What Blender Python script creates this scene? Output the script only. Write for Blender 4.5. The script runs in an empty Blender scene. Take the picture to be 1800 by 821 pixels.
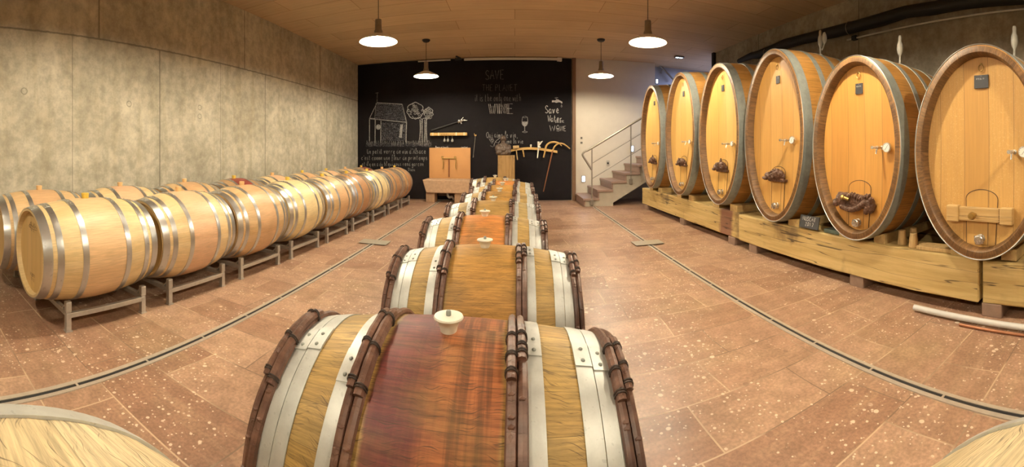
import bpy, bmesh, math, random
from mathutils import Vector, Matrix, Euler
random.seed(7)
PI = math.pi
S = bpy.context.scene
C = S.collection

# ------------------------------------------------------------------ camera, world, exposure
F, CX, CY, H = 685.0, 905.0, 266.0, 1.25
cd = bpy.data.cameras.new('camera'); cam = bpy.data.objects.new('camera', cd); C.objects.link(cam)
cam.location = (0, 0, H); cam.rotation_euler = (PI/2, 0, 0)
cd.type = 'PANO'; cd.panorama_type = 'CENTRAL_CYLINDRICAL'
cd.central_cylindrical_range_u_min = -CX/F; cd.central_cylindrical_range_u_max = (1800-CX)/F
cd.central_cylindrical_range_v_min = -(821-CY)/F; cd.central_cylindrical_range_v_max = CY/F
cd.central_cylindrical_radius = 1.0
cd.clip_start = 0.01
S.camera = cam
S.view_settings.view_transform = 'Standard'; S.view_settings.look = 'None'
S.view_settings.gamma = 1; S.view_settings.use_curve_mapping = False
S.view_settings.exposure = 2.42
S.cycles.max_bounces = 8; S.cycles.diffuse_bounces = 3; S.cycles.sample_clamp_indirect = 6
S.cycles.use_denoising = True
w = bpy.data.worlds.new('world'); S.world = w; w.use_nodes = True
w.node_tree.nodes['Background'].inputs[0].default_value = (.03, .035, .05, 1)
LAMP_STRENGTH = 330.0
LAMP_COL = (1.0, .875, .66)

# ------------------------------------------------------------------ node material helpers
class NB:
    def __init__(s, name):
        s.m = bpy.data.materials.new(name); s.m.use_nodes = True
        s.t = s.m.node_tree; s.b = s.t.nodes['Principled BSDF']
    def n(s, ty, **kw):
        x = s.t.nodes.new(ty)
        for k, v in kw.items(): setattr(x, k, v)
        return x
    def put(s, sock, v):
        if isinstance(v, bpy.types.NodeSocket): s.t.links.new(v, sock)
        elif isinstance(v, (tuple, list)):
            sock.default_value = tuple(v) + ((1,) if len(v) == 3 and len(sock.default_value) == 4 else ())
        else: sock.default_value = v
    def math(s, op, a, b=None, c=None):
        x = s.n('ShaderNodeMath', operation=op)
        s.put(x.inputs[0], a)
        if b is not None: s.put(x.inputs[1], b)
        if c is not None: s.put(x.inputs[2], c)
        return x.outputs[0]
    def mix(s, f, a, b, blend='MIX'):
        x = s.n('ShaderNodeMix', data_type='RGBA', blend_type=blend)
        s.put(x.inputs[0], f); s.put(x.inputs[6], a); s.put(x.inputs[7], b)
        return x.outputs[2]
    def xyz(s, v):
        x = s.n('ShaderNodeSeparateXYZ'); s.put(x.inputs[0], v); return x.outputs
    def comb(s, a, b, c):
        x = s.n('ShaderNodeCombineXYZ')
        for i, q in enumerate((a, b, c)): s.put(x.inputs[i], q)
        return x.outputs[0]
    def coord(s, kind='Object'): return s.n('ShaderNodeTexCoord').outputs[kind]
    def vmul(s, v, k):
        x = s.n('ShaderNodeVectorMath', operation='MULTIPLY'); s.put(x.inputs[0], v); s.put(x.inputs[1], k); return x.outputs[0]
    def vadd(s, v, k):
        x = s.n('ShaderNodeVectorMath', operation='ADD'); s.put(x.inputs[0], v); s.put(x.inputs[1], k); return x.outputs[0]
    def noise(s, v, scale=5, detail=4, rough=.55):
        x = s.n('ShaderNodeTexNoise'); s.put(x.inputs['Vector'], v); x.inputs['Scale'].default_value = scale
        x.inputs['Detail'].default_value = detail; x.inputs['Roughness'].default_value = rough
        return x.outputs[0]
    def vor(s, v, scale=5, feature='F1'):
        x = s.n('ShaderNodeTexVoronoi', feature=feature); s.put(x.inputs['Vector'], v); x.inputs['Scale'].default_value = scale
        return x.outputs
    def step(s, v, a, b, c=0, d=1):
        x = s.n('ShaderNodeMapRange', interpolation_type='SMOOTHSTEP'); s.put(x.inputs[0], v)
        for i, q in enumerate((a, b, c, d)): x.inputs[i+1].default_value = q
        return x.outputs[0]
    def rnd(s, v):
        x = s.n('ShaderNodeTexWhiteNoise', noise_dimensions='1D'); s.put(x.inputs['W'], v); return x.outputs[0]
    def orand(s): return s.n('ShaderNodeObjectInfo').outputs['Random']
    def fin(s, col, rough=.5, metal=0, bump=None, bs=.3, bd=.01, spec=None):
        s.put(s.b.inputs['Base Color'], col); s.put(s.b.inputs['Roughness'], rough); s.put(s.b.inputs['Metallic'], metal)
        if spec is not None: s.b.inputs['Specular IOR Level'].default_value = spec
        if bump is not None:
            x = s.n('ShaderNodeBump'); x.inputs['Strength'].default_value = bs; x.inputs['Distance'].default_value = bd
            s.put(x.inputs['Height'], bump); s.t.links.new(x.outputs[0], s.b.inputs['Normal'])
        return s.m

def plain(name, col, rough=.5, metal=0, var=.15, scale=20, bs=.1):
    q = NB(name); n = q.noise(q.coord(), scale, 4)
    c = q.mix(n, tuple(x*(1-var) for x in col), tuple(min(1, x*(1+var)) for x in col))
    return q.fin(c, rough, metal, n, bs, .004)

def stavewood(name, c1, c2, N=26, mid=None, midw=.17, stain=None, rough=.5, groove=.02, grain=.35, crack=0.0, midstr=1.0, seam=.55, dirt=.3):
    """wood whose UV runs round the vessel (u) and along it (v)"""
    q = NB(name); uv = q.n('ShaderNodeUVMap').outputs[0]; x, y, _ = q.xyz(uv)
    r = q.orand()
    st = q.math('FLOOR', q.math('MULTIPLY', x, N)); tone = q.rnd(q.math('ADD', st, q.math('MULTIPLY', r, 97)))
    col = q.mix(tone, c1, c2)
    gv = q.comb(q.math('MULTIPLY', x, 330), q.math('MULTIPLY', y, 7), q.math('ADD', st, q.math('MULTIPLY', r, 31)))
    g = q.noise(gv, 1, 5, .65)
    big = q.noise(q.comb(q.math('MULTIPLY', x, 14), q.math('MULTIPLY', y, 3.5), q.math('MULTIPLY', r, 50)), 1, 5, .6)
    if mid:
        d = q.math('ABSOLUTE', q.math('SUBTRACT', y, .5))
        m = q.math('MULTIPLY', q.step(q.math('ADD', d, q.math('MULTIPLY', q.math('SUBTRACT', big, .5), .03)), midw+.01, midw-.01), midstr)
        mc = mid
        if stain:
            s2 = q.noise(q.comb(q.math('MULTIPLY', x, 5), q.math('MULTIPLY', y, 7), 3.3), 1, 6, .6)
            side = q.math('SUBTRACT', q.math('ADD', s2, .25), q.math('MULTIPLY', q.math('SUBTRACT', y, .36), 1.9))
            drip = q.noise(q.comb(q.math('MULTIPLY', x, 3.5), q.math('MULTIPLY', y, 34), 1.7), 1, 4, .6)
            mc = q.mix(q.step(drip, .40, .60), mid, tuple(k*.45 for k in mid))
            mc = q.mix(q.step(drip, .62, .70), mc, (.05, .03, .02))
            mc = q.mix(q.math('MULTIPLY', q.step(side, .34, .62), .88), mc, stain)
        col = q.mix(m, col, mc)
    col = q.mix(q.math('MULTIPLY', q.step(big, .45, .72), dirt), col, q.mix(.7, c1, (.10, .07, .03)))
    col = q.mix(1.0, col, q.mix(q.step(g, .28, .72), (1-grain,)*3, (1+grain*.4,)*3), 'MULTIPLY')
    ck = None
    if crack:
        wv = q.noise(q.comb(q.math('MULTIPLY', x, 9), q.math('MULTIPLY', y, 6), 2.2), 1, 2)
        cn = q.noise(q.comb(q.math('ADD', q.math('MULTIPLY', x, 620), q.math('MULTIPLY', wv, 40)), q.math('MULTIPLY', y, 11), 9.1), 1, 3, .7)
        ck = q.step(cn, .56, .66)
        col = q.mix(q.math('MULTIPLY', ck, crack), col, (.05, .025, .012))
    e = q.math('PINGPONG', q.math('MULTIPLY', x, N), .5)
    ln = q.step(e, groove, groove*.3)
    col = q.mix(q.math('MULTIPLY', ln, seam), col, (.06, .035, .015))
    hgt = q.math('SUBTRACT', q.math('MULTIPLY', g, .5), ln)
    return q.fin(col, rough, 0, hgt, .25, .003)

def headwood(name, c1, c2, wd=.12, grain=.16, rough=.42, flame=.0):
    """flat head boards: object y across, z along"""
    q = NB(name); o = q.coord(); x, y, z = q.xyz(o); r = q.orand()
    yy = q.math('ADD', y, .055)
    st = q.math('FLOOR', q.math('DIVIDE', yy, wd)); tone = q.rnd(q.math('ADD', st, q.math('MULTIPLY', r, 77)))
    g = q.noise(q.comb(q.math('MULTIPLY', y, 60), q.math('ADD', st, q.math('MULTIPLY', r, 40)), q.math('MULTIPLY', z, 2.2)), 1, 6, .6)
    col = q.mix(tone, c1, c2)
    col = q.mix(1.0, col, q.mix(g, (1-grain*1.3,)*3, (1+grain,)*3), 'MULTIPLY')
    if flame:
        fl = q.noise(q.comb(q.math('MULTIPLY', y, 26), st, q.math('MULTIPLY', z, 26)), 1, 2, .5)
        f2 = q.step(q.math('PINGPONG', q.math('MULTIPLY', fl, 5), .5), .035, .012)
        sel = q.step(tone, .5, .6)
        col = q.mix(q.math('MULTIPLY', q.math('MULTIPLY', f2, sel), flame), col, (.85, .62, .30))
    e = q.math('PINGPONG', q.math('DIVIDE', yy, wd), .5)
    ln = q.step(e, .016, .006)
    col = q.mix(q.math('MULTIPLY', ln, .6), col, (.16, .08, .03))
    return q.fin(col, rough, 0, q.math('SUBTRACT', q.math('MULTIPLY', g, .3), ln), .2, .003)

def boxwood(name, c1, c2, axis=1, dark=None, rough=.65, cracks=.6, scale=1.0, wine=None):
    """timber with its grain along the given object axis"""
    q = NB(name); o = q.coord(); k = [26*scale]*3; k[axis] = 1.6*scale
    v = q.vadd(q.vmul(o, tuple(k)), q.comb(q.math('MULTIPLY', q.orand(), 60), 0, 0))
    g = q.noise(v, 1, 6, .62)
    b = q.noise(o, 2.2*scale, 4, .6)
    col = q.mix(q.step(g, .3, .72), c1, c2)
    if dark: col = q.mix(q.math('MULTIPLY', q.step(b, .52, .68), .8), col, dark)
    if wine is not None:
        yy = q.math('ADD', q.xyz(o)[1], q.math('MULTIPLY', q.math('SUBTRACT', q.noise(o, 5, 4), .5), .25))
        col = q.mix(q.math('MULTIPLY', q.step(q.math('ABSOLUTE', q.math('SUBTRACT', yy, wine)), .22, .10), .75), col, (.16, .035, .045))
    k2 = [9*scale]*3; k2[axis] = .35*scale
    cr = q.noise(q.vmul(o, tuple(k2)), 1, 3, .6)
    c = q.step(q.math('ABSOLUTE', q.math('SUBTRACT', cr, .5)), .008, .002)
    col = q.mix(q.math('MULTIPLY', c, cracks), col, (.05, .03, .015))
    return q.fin(col, rough, 0, q.math('SUBTRACT', g, c), .35, .006)

def galv(name, col, metal=.8, rough=.35, scale=30, var=.25, bs=.12):
    q = NB(name); o = q.coord(); n = q.noise(o, scale, 5, .65); v = q.vor(o, scale*1.5)[0]
    c = q.mix(n, tuple(x*(1-var) for x in col), tuple(min(1, x*(1+var)) for x in col))
    sp = q.noise(o, scale*4, 2, .5)
    c = q.mix(q.math('MULTIPLY', q.step(sp, .64, .72), .35), c, tuple(x*.5 for x in col))
    return q.fin(c, q.math('ADD', q.math('MULTIPLY', n, .2), rough-.1), metal, n, bs, .003)

def emit(name, col, st):
    m = bpy.data.materials.new(name); m.use_nodes = True; t = m.node_tree
    t.nodes.remove(t.nodes['Principled BSDF']); e = t.nodes.new('ShaderNodeEmission')
    e.inputs[0].default_value = (*col, 1); e.inputs[1].default_value = st
    t.links.new(e.outputs[0], t.nodes['Material Output'].inputs[0]); return m

# ------------------------------------------------------------------ mesh helpers
def obj(name, bm, mat, parent=None, smooth=True, loc=None, rot=None):
    me = bpy.data.meshes.new(name)
    bmesh.ops.recalc_face_normals(bm, faces=bm.faces)
    bm.to_mesh(me); bm.free()
    for m in (mat if isinstance(mat, (list, tuple)) else [mat]): me.materials.append(m)
    if smooth:
        for p in me.polygons: p.use_smooth = True
        me.set_sharp_from_angle(angle=math.radians(38))
    o = bpy.data.objects.new(name, me); C.objects.link(o)
    if parent: o.parent = parent
    if loc: o.location = loc
    if rot: o.rotation_euler = rot
    return o
def tag(o, label, cat, group=None, kind=None):
    o['label'] = label; o['category'] = cat
    if group: o['group'] = group
    if kind: o['kind'] = kind
    return o
def thing(name, label, cat, loc=(0, 0, 0), rz=0, group=None):
    o = bpy.data.objects.new(name, None); C.objects.link(o); o.empty_display_size = .1
    o.location = loc; o.rotation_euler = (0, 0, rz)
    return tag(o, label, cat, group)
def struct(name, bm, mat, label=None, smooth=False, parent=None):
    o = obj(name, bm, mat, parent, smooth); o['kind'] = 'structure'
    if label: o['label'] = label
    return o
def dup(o, parent=None):
    c = o.copy(); C.objects.link(c)
    if parent: c.parent = parent
    for ch in [k for k in DUPKIDS.get(o.name, [])]: dup(ch, c)
    return c
DUPKIDS = {}
def index_kids():
    DUPKIDS.clear()
    for k in bpy.data.objects:
        if k.parent: DUPKIDS.setdefault(k.parent.name, []).append(k)

def box(bm, c, s, rot=None, bevel=0, mi=0):
    r = bmesh.ops.create_cube(bm, size=1)
    vs = r['verts']; M = Matrix.Translation(c) @ (rot.to_matrix().to_4x4() if rot else Matrix()) @ Matrix.Diagonal((*s, 1))
    fs = {f for v in vs for f in v.link_faces}
    for f in fs: f.material_index = mi
    bmesh.ops.transform(bm, matrix=M, verts=vs)
    if bevel:
        es = list({e for v in vs for e in v.link_edges})
        bmesh.ops.bevel(bm, geom=es, offset=bevel, segments=2, profile=.5, affect='EDGES')
def prism(bm, pts, a, b, axis='y', mi=0):
    """polygon pts (2-D) swept from a to b along axis"""
    def P(p, t):
        return {'y': (p[0], t, p[1]), 'x': (t, p[0], p[1]), 'z': (p[0], p[1], t)}[axis]
    A = [bm.verts.new(P(p, a)) for p in pts]; B = [bm.verts.new(P(p, b)) for p in pts]
    n = len(pts); fs = [bm.faces.new(A), bm.faces.new(B[::-1])]
    for i in range(n): fs.append(bm.faces.new((A[i], A[(i+1) % n], B[(i+1) % n], B[i])))
    for f in fs: f.material_index = mi
def tube(bm, pts, r, n=8, closed=False, cap=True, mi=0):
    pts = [Vector(p) for p in pts]; N = len(pts); rings = []
    rr = r if isinstance(r, (list, tuple)) else [r]*N
    up = None
    for i, p in enumerate(pts):
        if closed: t = pts[(i+1) % N]-pts[i-1]
        else: t = pts[min(i+1, N-1)]-pts[max(i-1, 0)]
        t.normalize()
        if up is None:
            up = Vector((0, 0, 1)) if abs(t.z) < .9 else Vector((1, 0, 0))
        up = (up-t*up.dot(t)); up.normalize(); sd = t.cross(up)
        rings.append([bm.verts.new(p+(up*math.cos(2*PI*k/n)+sd*math.sin(2*PI*k/n))*rr[i]) for k in range(n)])
    for i in range(N if closed else N-1):
        a, b = rings[i], rings[(i+1) % N]
        for k in range(n):
            f = bm.faces.new((a[k], a[(k+1) % n], b[(k+1) % n], b[k])); f.material_index = mi
    if cap and not closed:
        for q in (rings[0][::-1], rings[-1]):
            f = bm.faces.new(q); f.material_index = mi
def lathe(bm, prof, n=24, M=Matrix(), mi=0, cap=True):
    """prof: (r, z) list, round z"""
    rings = []
    for r, z in prof:
        rings.append([bm.verts.new(M @ Vector((r*math.cos(2*PI*k/n), r*math.sin(2*PI*k/n), z))) for k in range(n)])
    for a, b in zip(rings, rings[1:]):
        for k in range(n):
            f = bm.faces.new((a[k], a[(k+1) % n], b[(k+1) % n], b[k])); f.material_index = mi
    if cap:
        for q in (rings[0][::-1], rings[-1]):
            f = bm.faces.new(q); f.material_index = mi
def ball(bm, c, s, sub=2, rot=None, mi=0):
    r = bmesh.ops.create_icosphere(bm, subdivisions=sub, radius=1)
    M = Matrix.Translation(c) @ (rot.to_matrix().to_4x4() if rot else Matrix()) @ Matrix.Diagonal((*(s if isinstance(s, (tuple, list)) else (s, s, s)), 1))
    bmesh.ops.transform(bm, matrix=M, verts=r['verts'])
BM = bmesh.new

# ------------------------------------------------------------------ materials
def concrete(name, base, dark, warm, axis, joints_low=(), joints_up=(), zl=2.63, holes=()):
    q = NB(name); o = q.coord(); x, y, z = q.xyz(o); h = y if axis == 'y' else x
    n1 = q.noise(q.comb(q.math('MULTIPLY', x, 1), q.math('MULTIPLY', y, 1), q.math('MULTIPLY', z, .8)), 1.3, 6, .62)
    n2 = q.noise(o, 9, 6, .7)
    st = q.noise(q.comb(q.math('MULTIPLY', x, 7), q.math('MULTIPLY', y, 7), q.math('MULTIPLY', z, .7)), 1, 5, .6)
    c = q.mix(q.step(n1, .3, .7), dark, base)
    c = q.mix(q.math('MULTIPLY', q.step(st, .45, .7), .45), c, warm)
    c = q.mix(1, c, q.mix(q.step(n2, .3, .7), (.74,)*3, (1.12,)*3), 'MULTIPLY')
    n3 = q.noise(o, 3.2, 5, .65); lowm = q.step(z, 2.0, .7); c = q.mix(q.math('MULTIPLY', q.math('MULTIPLY', q.step(n3, .45, .62), .5), lowm), c, (.27, .245, .17))
    pores = q.vor(o, 26)[0]
    c = q.mix(q.math('MULTIPLY', q.step(pores, .09, .05), .35), c, tuple(k*.45 for k in dark))
    ln = q.step(q.math('ABSOLUTE', q.math('SUBTRACT', z, zl)), .012, .004)
    wob = q.math('MULTIPLY', q.math('SUBTRACT', q.noise(o, 14, 3), .5), .02)
    ln = q.step(q.math('ABSOLUTE', q.math('SUBTRACT', q.math('ADD', z, wob), zl)), .016, .005)
    lo = q.math('LESS_THAN', z, zl); up = q.math('GREATER_THAN', z, zl)
    for js, mk in ((joints_low, lo), (joints_up, up)):
        for j, wdt in js:
            l2 = q.math('MULTIPLY', q.step(q.math('ABSOLUTE', q.math('SUBTRACT', h, j)), wdt, wdt*.4), mk)
            ln = q.math('MAXIMUM', ln, l2)
    for (hy, hz) in holes:
        d = q.math('SQRT', q.math('ADD', q.math('POWER', q.math('SUBTRACT', h, hy), 2), q.math('POWER', q.math('SUBTRACT', z, hz), 2)))
        l2 = q.step(q.math('ABSOLUTE', q.math('SUBTRACT', d, .035)), .009, .003)
        ln = q.math('MAXIMUM', ln, q.math('MULTIPLY', l2, .7))
    c = q.mix(q.math('MULTIPLY', ln, .7), c, tuple(k*.3 for k in dark))
    return q.fin(c, .8, 0, q.math('SUBTRACT', n2, q.math('MULTIPLY', ln, 2)), .35, .006)

M = {}
M['conc_left'] = concrete('concrete_left', (.60, .565, .445), (.40, .37, .28), (.36, .31, .20), 'y',
    [(3.25, .012), (5.62, .012), (8.0, .012), (1.95, .005), (4.45, .005), (.85, .01)],
    [(2.31, .014), (5.04, .012), (7.67, .02), (-.4, .012)],
    holes=[(1.35, 1.93), (2.75, 1.86), (4.0, 1.90), (4.0, 1.77), (-.2, 1.9), (6.6, 1.88)])
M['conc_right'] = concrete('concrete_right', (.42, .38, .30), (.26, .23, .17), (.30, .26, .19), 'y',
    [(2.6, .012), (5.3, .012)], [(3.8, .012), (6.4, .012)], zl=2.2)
def mk_ceiling():
    q = NB('board_marked_concrete'); o = q.coord(); x, y, z = q.xyz(o)
    bx = q.n('ShaderNodeTexBrick'); q.put(bx.inputs['Vector'], q.comb(x, y, 0)); bx.offset = .43
    bx.inputs['Scale'].default_value = 1; bx.inputs['Brick Width'].default_value = 2.5; bx.inputs['Row Height'].default_value = .5
    bx.inputs['Mortar Size'].default_value = .006; bx.inputs['Mortar Smooth'].default_value = .5
    bx.inputs['Color1'].default_value = (.62, .47, .30, 1); bx.inputs['Color2'].default_value = (.53, .395, .25, 1)
    bx.inputs['Mortar'].default_value = (.30, .20, .11, 1)
    n = q.noise(q.comb(q.math('MULTIPLY', x, 1.2), q.math('MULTIPLY', y, 22), 0), 1, 5, .6)
    b = q.noise(o, .9, 4)
    c = q.mix(1, bx.outputs[0], q.mix(n, (.75,)*3, (1.2,)*3), 'MULTIPLY')
    c = q.mix(1, c, q.mix(b, (.78, .78, .78), (1.15, 1.13, 1.1)), 'MULTIPLY')
    cl = q.step(q.noise(q.comb(q.math('MULTIPLY', x, 2.2), q.math('MULTIPLY', y, 14), 5), 1, 4, .6), .69, .76)
    c = q.mix(q.math('MULTIPLY', cl, .6), c, (.12, .08, .05))
    return q.fin(c, .85, 0, n, .2, .004)
M['ceiling'] = mk_ceiling()
def mk_floor():
    q = NB('red_sandstone_slabs'); o = q.coord(); x, y, z = q.xyz(o)
    nv = q.noise(o, .5, 2); ox = q.math('ADD', x, q.math('MULTIPLY', nv, .35))
    oy = q.math('ADD', y, q.math('MULTIPLY', q.math('SUBTRACT', q.noise(o, .28, 1), .5), .12))
    bx = q.n('ShaderNodeTexBrick'); q.put(bx.inputs['Vector'], q.comb(ox, oy, 0)); bx.offset = .38; bx.offset_frequency = 2; bx.squash = 1.45; bx.squash_frequency = 3
    bx.inputs['Scale'].default_value = 1; bx.inputs['Brick Width'].default_value = .62; bx.inputs['Row Height'].default_value = .345
    bx.inputs['Mortar Size'].default_value = .0045; bx.inputs['Mortar Smooth'].default_value = .25
    bx.inputs['Color1'].default_value = (.0, .0, .0, 1); bx.inputs['Color2'].default_value = (1, 1, 1, 1)
    bx.inputs['Mortar'].default_value = (.5, .5, .5, 1)
    tone = bx.outputs[0]; mor = bx.outputs[1]
    c = q.mix(tone, (.30, .165, .105), (.46, .295, .20))
    vein = q.noise(q.comb(q.math('MULTIPLY', x, 2.5), q.math('MULTIPLY', y, 16), q.math('MULTIPLY', tone, 9)), 1, 5, .62)
    c = q.mix(q.math('MULTIPLY', q.step(vein, .45, .72), .45), c, (.50, .34, .215))
    big = q.noise(o, 1.1, 5, .6)
    c = q.mix(q.math('MULTIPLY', q.step(big, .5, .72), .55), c, (.40, .28, .16))
    fine = q.noise(o, 60, 3)
    c = q.mix(1, c, q.mix(q.step(fine, .3, .7), (.80,)*3, (1.14,)*3), 'MULTIPLY')
    m8 = q.noise(o, 7, 5, .7); c = q.mix(1, c, q.mix(q.step(m8, .3, .7), (.78, .76, .74), (1.12,)*3), 'MULTIPLY')
    mn = q.noise(o, 1.7, 2)
    c = q.mix(q.math('MULTIPLY', mor, .8), c, q.mix(q.step(mn, .42, .58), (.17, .11, .07), (.62, .47, .31)))
    pd = q.noise(o, 1.4, 3); dens = q.step(pd, .38, .62)
    tot = None
    for sc, rad, sd in ((9, .14, 0), (22, .20, 5), (38, .2, 8), (4.2, .075, 11)):
        w_ = q.noise(q.vadd(o, (sd, 0, 0)), sc*2.5, 2)
        vv = q.vor(q.vadd(o, (sd, sd, 0)), sc); dd = q.math('ADD', vv[0], q.math('MULTIPLY', q.math('SUBTRACT', w_, .5), .16))
        rs = q.rnd(q.xyz(vv[1])[0])
        sp = q.math('MULTIPLY', q.step(dd, rad, rad*.72), q.step(q.math('MULTIPLY', rs, dens), .20, .28))
        tot = sp if tot is None else q.math('MAXIMUM', tot, sp)
    c = q.mix(q.math('MULTIPLY', tot, .8), c, (.80, .68, .54))
    vv = q.vor(q.vadd(o, (3, 7, 0)), 5.5); sp = q.math('MULTIPLY', q.step(vv[0], .12, .09), q.step(q.rnd(q.xyz(vv[1])[1]), .7, .75))
    c = q.mix(q.math('MULTIPLY', sp, .5), c, (.16, .09, .06))
    ro = q.math('ADD', q.math('MULTIPLY', big, .25), .27)
    return q.fin(c, ro, 0, q.math('SUBTRACT', q.math('MULTIPLY', vein, .4), mor), .25, .004)
M['floor'] = mk_floor()
M['plaster'] = plain('pale_plaster', (.62, .57, .48), .85, 0, .06, 6)
M['bluewall'] = plain('grey_plaster', (.40, .40, .42), .85, 0, .08, 5)
M['board'] = plain('blackboard_paint', (.0085, .0070, .0085), .75, 0, .3, 3); M['board'].node_tree.nodes['Principled BSDF'].inputs['Specular IOR Level'].default_value = .15
M['black'] = plain('black_plastic', (.012, .012, .013), .55)
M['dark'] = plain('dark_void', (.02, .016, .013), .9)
M['steel'] = galv('rack_galvanised_steel', (.50, .47, .42), .55, .48, 25)
M['stainless'] = galv('stainless_steel', (.66, .64, .60), .9, .28, 12, .1)
M['hoop'] = galv('bright_galvanised_hoop', (.58, .59, .58), .92, .33, 7, .14, .03)
M['hoop_old'] = galv('weathered_zinc_hoop', (.52, .53, .50), .45, .48, 22, .32)
M['hoop_cask'] = galv('dull_grey_cask_hoop', (.30, .32, .29), .3, .55, 18, .45)
M['rail'] = galv('brushed_railing_steel', (.30, .27, .23), .7, .42, 20)
M['rod'] = boxwood('chestnut_rod_bark', (.085, .036, .022), (.17, .085, .055), 0, (.05, .024, .017), .42, .2, 1.5)
M['wire'] = plain('dark_binding_wire', (.05, .035, .028), .5, .3)
M['silicone'] = plain('white_silicone', (.80, .76, .64), .4, 0, .03)
M['cork'] = plain('tan_bung', (.72, .45, .20), .55, 0, .08)
M['yellowbung'] = plain('yellow_bung', (.70, .48, .07), .5, 0, .08)
M['brown_frame'] = boxwood('brown_door_frame_wood', (.13, .07, .035), (.22, .12, .06), 2)
M['chalk'] = None
def mk_chalk(name, v):
    q = NB(name); n = q.noise(q.coord(), 55, 3, .7)
    c = q.mix(q.step(n, .34, .62), (v*.35, v*.34, v*.34), (v, v*.97, v*.93)); return q.fin(c, .9, spec=0)
M['chalk'] = mk_chalk('chalk_bright', .62); M['chalk2'] = mk_chalk('chalk_medium', .36); M['chalk3'] = mk_chalk('chalk_faint', .15)
M['chalk4'] = mk_chalk('chalk_thin', .24)
def mk_haze():
    q = NB('chalk_rubbed'); o = q.coord(); n = q.noise(q.vmul(o, (70, 1, 30)), 1, 3, .7)
    c = q.mix(q.step(n, .46, .70), (.012, .011, .013), (.20, .195, .21)); return q.fin(c, .9, spec=0)
M['chalkhaze'] = mk_haze()
M['slate'] = plain('slate', (.045, .045, .048), .6)
M['staves_cask'] = stavewood('cask_staves', (.42, .20, .045), (.55, .28, .08), 40, rough=.4, groove=.03, grain=.3)
M['chime_cask'] = stavewood('cask_chime', (.15, .072, .022), (.22, .11, .036), 40, rough=.5, groove=.03, grain=.5)
M['head_cask'] = [headwood('cask_head_%d' % i, a, b, .20, .17, .42, f) for i, (a, b, f) in enumerate([
    ((.74, .46, .145), (.68, .39, .105), .0), ((.68, .395, .12), (.61, .33, .085), .0), ((.64, .33, .08), (.58, .275, .06), .0), ((.56, .31, .09), (.63, .37, .115), .5)])]
M['door_cask'] = [headwood('cask_door_%d' % i, a, a, .5, .15, .42) for i, a in enumerate([(.70, .42, .12), (.64, .36, .10), (.61, .30, .07), (.59, .34, .10)])]
M['head_barrel'] = headwood('barrel_head', (.60, .40, .15), (.66, .46, .20), .1, .2, .5)

# ------------------------------------------------------------------ the room
XL, XR, YB, ZC, YF = -4.19, 4.62, 9.84, 3.62, -4.6
XS = 3.70   # where the back wall gives way to the stairwell
bm = BM(); box(bm, (1.4, 3.9, -.1), (12.6, 17.6, .2)); struct('floor', bm, M['floor'], 'reddish sandstone slab floor speckled with pale drips')
bm = BM(); box(bm, (1.4, 3.9, ZC+.1), (12.6, 17.6, .2)); struct('ceiling', bm, M['ceiling'], 'brown board marked concrete ceiling')
bm = BM(); box(bm, (XL-.15, (YF+YB)/2, ZC/2), (.3, YB-YF+.6, ZC)); struct('wall_left', bm, M['conc_left'], 'tall exposed concrete wall with formwork joints behind the left barrels')
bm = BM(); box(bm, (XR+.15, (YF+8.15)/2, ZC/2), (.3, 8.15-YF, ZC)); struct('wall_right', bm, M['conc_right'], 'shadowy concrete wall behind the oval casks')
bm = BM(); box(bm, ((XL+XS)/2, YB+.15, ZC/2), (XS-XL, .3, ZC)); struct('wall_back', bm, M['plaster'], 'pale plastered end wall with staircase')
bm = BM(); box(bm, (5.6, YB+.5, ZC/2), (4.2, .2, ZC)); box(bm, (7.6, 9.2, ZC/2), (.2, 2.2, ZC)); box(bm, (6.2, 8.02, ZC/2), (2.6, .2, ZC))
struct('wall_stairwell', bm, M['bluewall'], 'bluish grey walls of the stairwell')
bm = BM(); box(bm, ((XL+XR)/2, YF-.15, ZC/2), (XR-XL+.6, .3, ZC)); struct('wall_front', bm, M['conc_left'])
# corner post at the end of the right wall
bm = BM(); box(bm, (XR-.02, 8.19, 2.95), (.10, .09, 1.34)); struct('trim_1', bm, M['dark'], 'dark post at the far end of the right wall')

# floor drains: straight slot channels with pale metal edges
def drain(x, y1, lab, side):
    t = thing('floor_drain', lab, 'drain', (x, 4, 0), 0, None)
    y0 = -1.5; L = y1-y0; cy = (y0+y1)/2-4
    bm = BM(); box(bm, (0, cy, .0012), (.024, L, .0024)); obj('slot', bm, M['black'], t, False)
    bm = BM()
    box(bm, (-.026, cy, .003), (.028, L, .006)); box(bm, (.024, cy, .003), (.024, L, .006))
    obj('channel_edge', bm, M['drain'], t, False)
    y = y0+.1
    while y < y1:
        bm = BM(); box(bm, (0, y-4, .0035), (.024, .012, .005)); obj('cross_bar', bm, M['drain'], t, False); y += .46
    return t
M['drain'] = galv('drain_steel', (.52, .46, .38), .35, .42, 30)
M['cover'] = galv('drain_cover_steel', (.45, .43, .36), .5, .4, 20)
drain(-1.875, 9.83, 'straight slot drain in the floor beside the left barrel racks', -1)
drain(1.765, 8.55, 'straight slot drain in the floor in front of the oval casks', 1)
for x, y, lab in ((-1.875, 4.98, 'flat metal cover plate across the left floor drain'), (1.765, 4.98, 'flat metal cover plate across the right floor drain')):
    bm = BM(); box(bm, (0, 0, .0), (.36, .20, .008), bevel=.002)
    box(bm, (0, 0, .004), (.40, .24, .002))
    tag(obj('drain_cover', bm, M['cover'], None, False, (x, y, .010)), lab, 'drain cover')

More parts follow.
